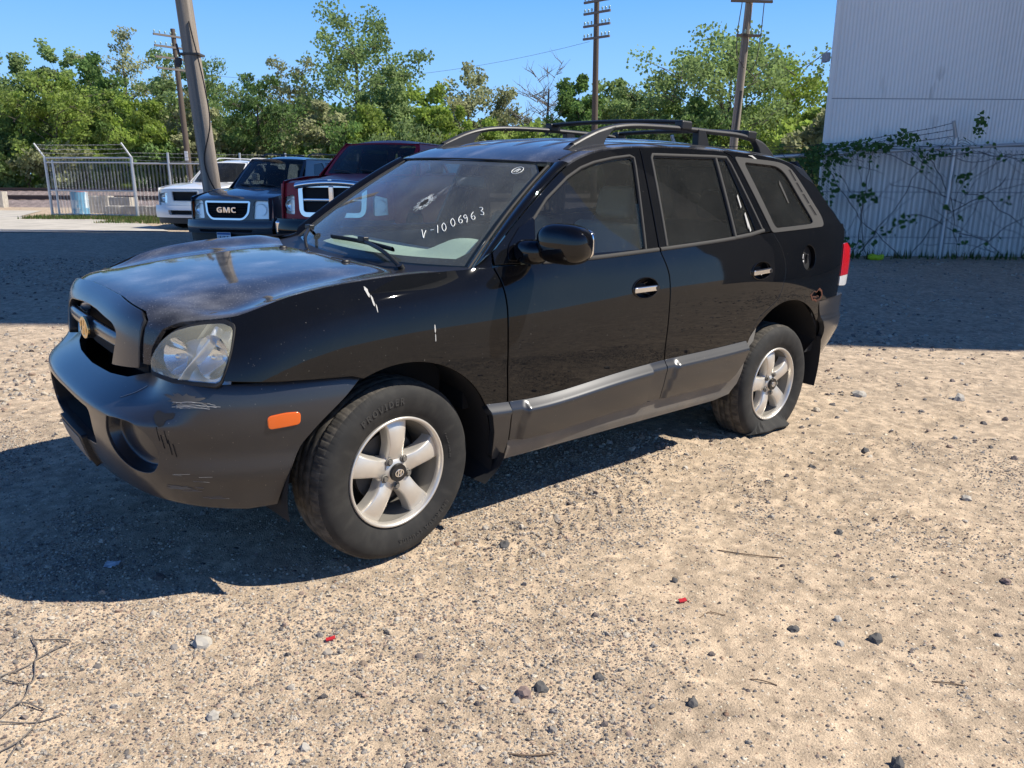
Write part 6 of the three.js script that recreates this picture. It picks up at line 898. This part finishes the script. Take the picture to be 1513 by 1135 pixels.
{
  const paintOf = (c, cr = 0.05) => phys(c, 0.45, { clearcoat: 1, clearcoatRoughness: cr });
  const G0 = 'vehicles parked in a row behind the black car', turn = 1.33;
  const gm = parkedCar('grey_suv', 'dark slate grey sport utility car with chrome edged grille and licence plate', { category: 'car', group: G0, W: 0.98, L: 5.1, hoodY: 1.02, cowlY: 1.20, belt: 1.24, roof: 1.90, fw: 0.95, rw: 3.9, wheelR: 0.40, cowl: 1.38, wsRun: 0.72, cabEnd: 5.05, rake: 0.10, ridge: 0.012, paint: paintOf(C(0.035, 0.043, 0.055)), bumperTop: 0.60, bumperLow: 0.34,
    grille: [[-0.49, 0.955, 0.02], [0.49, 0.955, 0.02], [0.46, 0.74, 0.05], [0.36, 0.625, 0.08], [-0.36, 0.625, 0.08], [-0.46, 0.74, 0.05]], frameW: 0.022, frameMat: D.chrome, slats: [0.08, 0.18, 0.28, 0.38, 0.48, 0.58, 0.68, 0.78, 0.88], slatH: 0.006, lamp: [[0.58, 0.985, 0.05], [0.92, 0.975, 0.05], [0.945, 0.63, 0.03], [0.545, 0.63, 0.03]], lampMat: D.lampBack, lampC: [0.70, 0.81, 0.12], signal: [[0.86, 0.955, 0.03], [0.918, 0.96, 0.03], [0.942, 0.64, 0.02], [0.855, 0.64, 0.02]], intake: [[-0.62, 0.42, 0.03], [0.62, 0.42, 0.03], [0.58, 0.36, 0.02], [-0.58, 0.36, 0.02]],
    windows: [[[2.06, 1.28, 0.03], [2.42, 1.73, 0.05], [2.85, 1.77, 0.05], [2.92, 1.28, 0.03]], [[3.02, 1.28, 0.03], [2.97, 1.77, 0.05], [3.72, 1.77, 0.05], [3.86, 1.28, 0.03]], [[3.98, 1.28, 0.03], [3.86, 1.77, 0.04], [4.75, 1.76, 0.05], [4.86, 1.28, 0.03]]], rails: true, railMat: D.rail, antenna: true });
  gm.car.position.set(-5.78, -0.02, -16.1); gm.car.rotation.y = turn;
  { const t = new TextGeometry('GMC', { font, size: 0.105, depth: 0.02, curveSegments: 4, bevelEnabled: true, bevelSize: 0.004, bevelThickness: 0.004 }); t.computeBoundingBox(); t.translate(-t.boundingBox.max.x / 2, -0.05, 0); t.scale(1.35, 1, 1); t.rotateY(-Math.PI / 2); t.translate(0.005, 0.80, 0); part(gm.car, 'badge', t, D.chrome);
    const cv = document.createElement('canvas'); cv.width = 256; cv.height = 128; const x = cv.getContext('2d'); x.fillStyle = '#dfe6ee'; x.fillRect(0, 0, 256, 128); x.fillStyle = '#2b5f9c'; x.fillRect(6, 6, 244, 34); x.fillStyle = '#3c4a63'; for (const [px, pw, ph] of [[30, 12, 46], [58, 20, 46], [94, 10, 46], [120, 24, 40], [158, 10, 46], [182, 22, 44], [216, 12, 46]]) x.fillRect(px, 56, pw, ph); const tx = new THREE.CanvasTexture(cv); tx.colorSpace = THREE.SRGBColorSpace;
    const pl = new THREE.BoxGeometry(0.31, 0.155, 0.006); pl.rotateY(-Math.PI / 2); pl.translate(-0.17, 0.29, 0.0); part(gm.car, 'licence_plate', pl, std(C(1, 1, 1), 0.4, { map: tx })); }
  const wh = parkedCar('white_suv', 'white sport utility car with empty black grille beside the leaning pole', { category: 'car', group: G0, W: 0.98, L: 5.2, hoodY: 1.10, cowlY: 1.24, belt: 1.28, roof: 1.90, fw: 0.95, rw: 4.0, wheelR: 0.40, cowl: 1.40, wsRun: 0.72, cabEnd: 5.15, rake: 0.08, ridge: 0.01, paint: paintOf(C(0.72, 0.73, 0.72)), bumperTop: 0.66, bumperLow: 0.33,
    grille: [[-0.42, 1.035, 0.04], [0.42, 1.035, 0.04], [0.37, 0.76, 0.05], [-0.37, 0.76, 0.05]], frameW: 0.012, frameMat: std(C(0.68, 0.69, 0.68), 0.4), slats: [0.06], slatMat: D.rust, lamp: [[0.56, 1.00, 0.05], [0.90, 0.97, 0.05], [0.90, 0.74, 0.04], [0.58, 0.70, 0.04]], lampC: [0.72, 0.86, 0.10], intake: [[-0.46, 0.53, 0.03], [0.46, 0.53, 0.03], [0.42, 0.40, 0.03], [-0.42, 0.40, 0.03]],
    windows: [[[2.08, 1.32, 0.03], [2.44, 1.74, 0.05], [2.87, 1.78, 0.05], [2.95, 1.32, 0.03]], [[3.05, 1.32, 0.03], [3.0, 1.78, 0.05], [3.75, 1.78, 0.05], [3.9, 1.32, 0.03]]], rails: true, railMat: std(C(0.6, 0.6, 0.6), 0.4, { metalness: 0.5 }) });
  wh.car.position.set(-9.0, 0, -21.9); wh.car.rotation.y = turn;
  const rm = parkedCar('red_pickup', 'dark red pickup truck with large chrome crossbar grille behind the windshield', { category: 'truck', group: G0, W: 1.0, L: 5.6, hoodY: 1.30, cowlY: 1.40, belt: 1.42, roof: 2.02, fw: 0.95, rw: 4.5, wheelR: 0.41, cowl: 1.30, wsRun: 0.72, cabEnd: 4.6, rake: 0.06, ridge: 0.05, paint: phys(C(0.30, 0.016, 0.03), 0.5, { clearcoat: 0.3, clearcoatRoughness: 0.15, specularIntensity: 0.3 }), bumperTop: 0.74, bumperLow: 0.42, bumperMat: D.gloss,
    grille: [[-0.52, 1.235, 0.07], [0.52, 1.235, 0.07], [0.50, 0.83, 0.08], [-0.50, 0.83, 0.08]], frameW: 0.055, frameMat: D.chrome, slats: [0.5], slatH: 0.028, slatMat: D.chrome, vbar: true, lamp: [[0.66, 1.12, 0.06], [0.90, 1.06, 0.05], [0.90, 0.82, 0.04], [0.66, 0.80, 0.04]], lampMat: D.lampBack, lampC: [0.76, 0.95, 0.10], windows: [[[1.98, 1.46, 0.03], [2.30, 1.86, 0.05], [2.85, 1.89, 0.05], [2.92, 1.46, 0.03]], [[3.02, 1.46, 0.03], [2.97, 1.89, 0.05], [4.1, 1.89, 0.05], [4.3, 1.46, 0.03]]], mirrorMat: D.plastic });
  rm.car.position.set(-2.80, 0.06, -12.3); rm.car.rotation.y = turn;
  { const cr = sheet((u, v) => { const z = lerp(-0.62, 0.62, u), a = v * 6.283; return V3(rm.frontX(z, 1.27) - 0.02 + 0.045 * Math.cos(a), 1.295 - 0.05 * (z / 0.6) ** 2 + 0.048 * Math.sin(a), z); }, 20, 12); part(rm.car, 'grille_crown', cr, D.chrome); const hd = new THREE.ConeGeometry(0.02, 0.05, 6); hd.translate(0, 1.335, 0); part(rm.car, 'hood_ornament', merge([hd, box(0.02, 0.02, 0.06, 0.0, 1.33, 0)]), D.chrome);
    part(rm.car, 'bumper_end', merge([1, -1].map((s) => box(0.10, 0.22, 0.16, 0.10, 0.60, s * 0.94, 0.04))), D.chrome); }
}
// ---------- loose things on the ground ----------
{
  const R = rng(515), names = ['dark grey', 'pale', 'brown', 'reddish grey', 'light tan'], tone = [[0.10, 0.095, 0.09], [0.40, 0.37, 0.32], [0.24, 0.18, 0.13], [0.22, 0.16, 0.14], [0.46, 0.39, 0.30]], mats = tone.map((t) => std(C(1, 1, 1), 0.95, { color: C(...t) })), gs = [0, 1, 2, 3].map((k) => D.pebble(700 + k, 1));
  const px = (u, v) => { const c = Math.cos(-0.25939), s = Math.sin(-0.25939), x = (u - 756.5) / 1151.85, y = -(v - 567.5) / 1151.85, dy = y * c + s, dz = y * s - c, t = -1.45 / dy; return [x * t, dz * t]; };
  // measured spots of the larger stones (metres)
  const place = [[-0.99, -2.205, 0.028, 1], [-0.03, -2.907, 0.020, 0], [0.092, -2.013, 0.019, 0], [0.04, -1.985, 0.021, 3], [0.532, -1.957, 0.015, 0], [1.221, -2.303, 0.022, 0], [0.964, -2.354, 0.016, 0], [1.142, -2.42, 0.013, 1], [1.023, -1.731, 0.018, 0], [0.67, -1.68, 0.015, 1], [0.27, -2.073, 0.015, 0], [-0.83, -1.863, 0.016, 1], [-0.543, -1.745, 0.013, 1], [1.09, -2.27, 0.012, 1], [2.443, -5.284, 0.040, 1], [1.988, -4.138, 0.022, 0], [-0.46, -2.12, 0.010, 2], [0.62, -2.66, 0.012, 0], [1.42, -3.1, 0.016, 0], [1.9, -2.7, 0.017, 3], [2.2, -3.5, 0.022, 1], [1.6, -3.9, 0.018, 0], [3.1, -5.2, 0.035, 1], [2.0, -4.9, 0.024, 4], [-1.3, -2.6, 0.018, 0], [2.4, -2.9, 0.018, 2]];
  const near = ['between the front wheel and the gravel', 'beside the red plastic scrap', 'in front of the front wheel', 'beside the dry stick', 'behind the rear wheel', 'on the open dirt'];
  const used = {};
  place.forEach(([x, z, s, k], i) => { const m = part(scene, numbered('stone'), gs[i % 4], mats[k]); m.position.set(x, gy(x, z) + s * 0.3, z); m.scale.set(s * 1.2, s, s); m.rotation.set(R(), R() * 6, R() * 0.5); const w = z < -4 ? near[4] : x < -0.6 ? near[2] : Math.abs(x - 0.9) < 0.35 && z > -2.45 ? near[1] : z < -2.4 ? near[0] : near[5]; tag(m, `${s > 0.019 ? 'larger ' : 'small '}${names[k]} stone lying ${w}`, 'stone', 'stones scattered on the dirt'); });
  const redM = std(C(0.52, 0.03, 0.04), 0.35); const chip = (x, z, w, d, label, ry) => { const g = new THREE.BoxGeometry(w, 0.004, d, 3, 1, 2), p = g.attributes.position; for (let i = 0; i < p.count; i++) p.setY(i, p.getY(i) + 0.25 * (p.getX(i) ** 2) / w); const m = solo('plastic_scrap', g, redM, label, 'litter'); m.position.set(x, gy(x, z) + 0.008, z); m.rotation.set(0.1, ry, 0.12); };
  chip(-0.585, -2.235, 0.030, 0.014, 'red oval plastic scrap lying in front of the front wheel', 0.3); chip(0.62, -2.52, 0.028, 0.018, 'red rectangular plastic scrap lying beside the thin sticks', 0.2);
  const lt = sheet((u, v) => V3((u - 0.5) * 0.05 + 0.01 * fbm(u * 6, v * 6, 2, 4), 0.014 * fbm(u * 5, v * 5, 2, 8), (v - 0.5) * 0.04), 8, 8, { flip: true }); const l1 = solo('paper_litter', lt, std(C(0.55, 0.6, 0.64), 0.8), 'crumpled pale litter in the shadow before the bumper', 'litter'); l1.position.set(-1.52, gy(-1.52, -2.68) + 0.006, -2.68);
  const stickM = std(C(0.19, 0.13, 0.085), 0.95), twig = (pts, r, label, cat = 'stick') => solo('dry_stick', tube(pts.map(([x, z, h]) => V3(x, gy(x, z) + r + (h || 0), z)), r, 5, pts.length * 5), stickM, label, cat);
  twig([[0.847, -2.917], [0.97, -2.875, 0.004], [1.102, -2.86]], 0.0024, 'long thin dry stick lying behind the red rectangular scrap'); twig([[0.737, -2.084], [0.77, -2.07, 0.004], [0.809, -2.051]], 0.002, 'short dry twig on the open dirt before the car'); twig([[0.0, -1.745], [0.05, -1.738, 0.004], [0.12, -1.75]], 0.0025, 'brown twig lying by the dark gravel patch'); twig([[1.30, -2.09], [1.34, -2.08, 0.003], [1.40, -2.07]], 0.002, 'dark twig lying apart on the open dirt'); twig([[0.66, -2.42], [0.70, -2.45, 0.003], [0.75, -2.44]], 0.0018, 'small bent twig beside the red rectangular scrap');
  // dry branching twigs
  const br = [[[-1.542, -2.216], [-1.462, -2.098], [-1.513, -2.005]], [[-1.533, -2.201], [-1.401, -2.187], [-1.429, -2.152], [-1.462, -2.098]], [[-1.462, -2.098], [-1.408, -1.982], [-1.511, -2.002]], [[-1.303, -1.87], [-1.383, -1.891], [-1.399, -1.827]], [[-1.239, -1.849], [-1.293, -1.821], [-1.391, -1.813]], [[-1.298, -1.87], [-1.293, -1.821], [-1.296, -1.742], [-1.325, -1.71]], [[-1.296, -1.742], [-1.284, -1.674]], [[-1.408, -1.982], [-1.39, -1.93], [-1.383, -1.891]]];
  solo('dry_twigs', merge(br.map((l) => tube(l.map(([x, z], i) => V3(x, gy(x, z) + 0.004 + 0.01 * R(), z)), 0.0022, 5, l.length * 5))), std(C(0.16, 0.14, 0.125), 0.9), 'tangle of thin dry grey twigs lying on the dirt', 'twigs');
}
renderer.render(scene, camera);
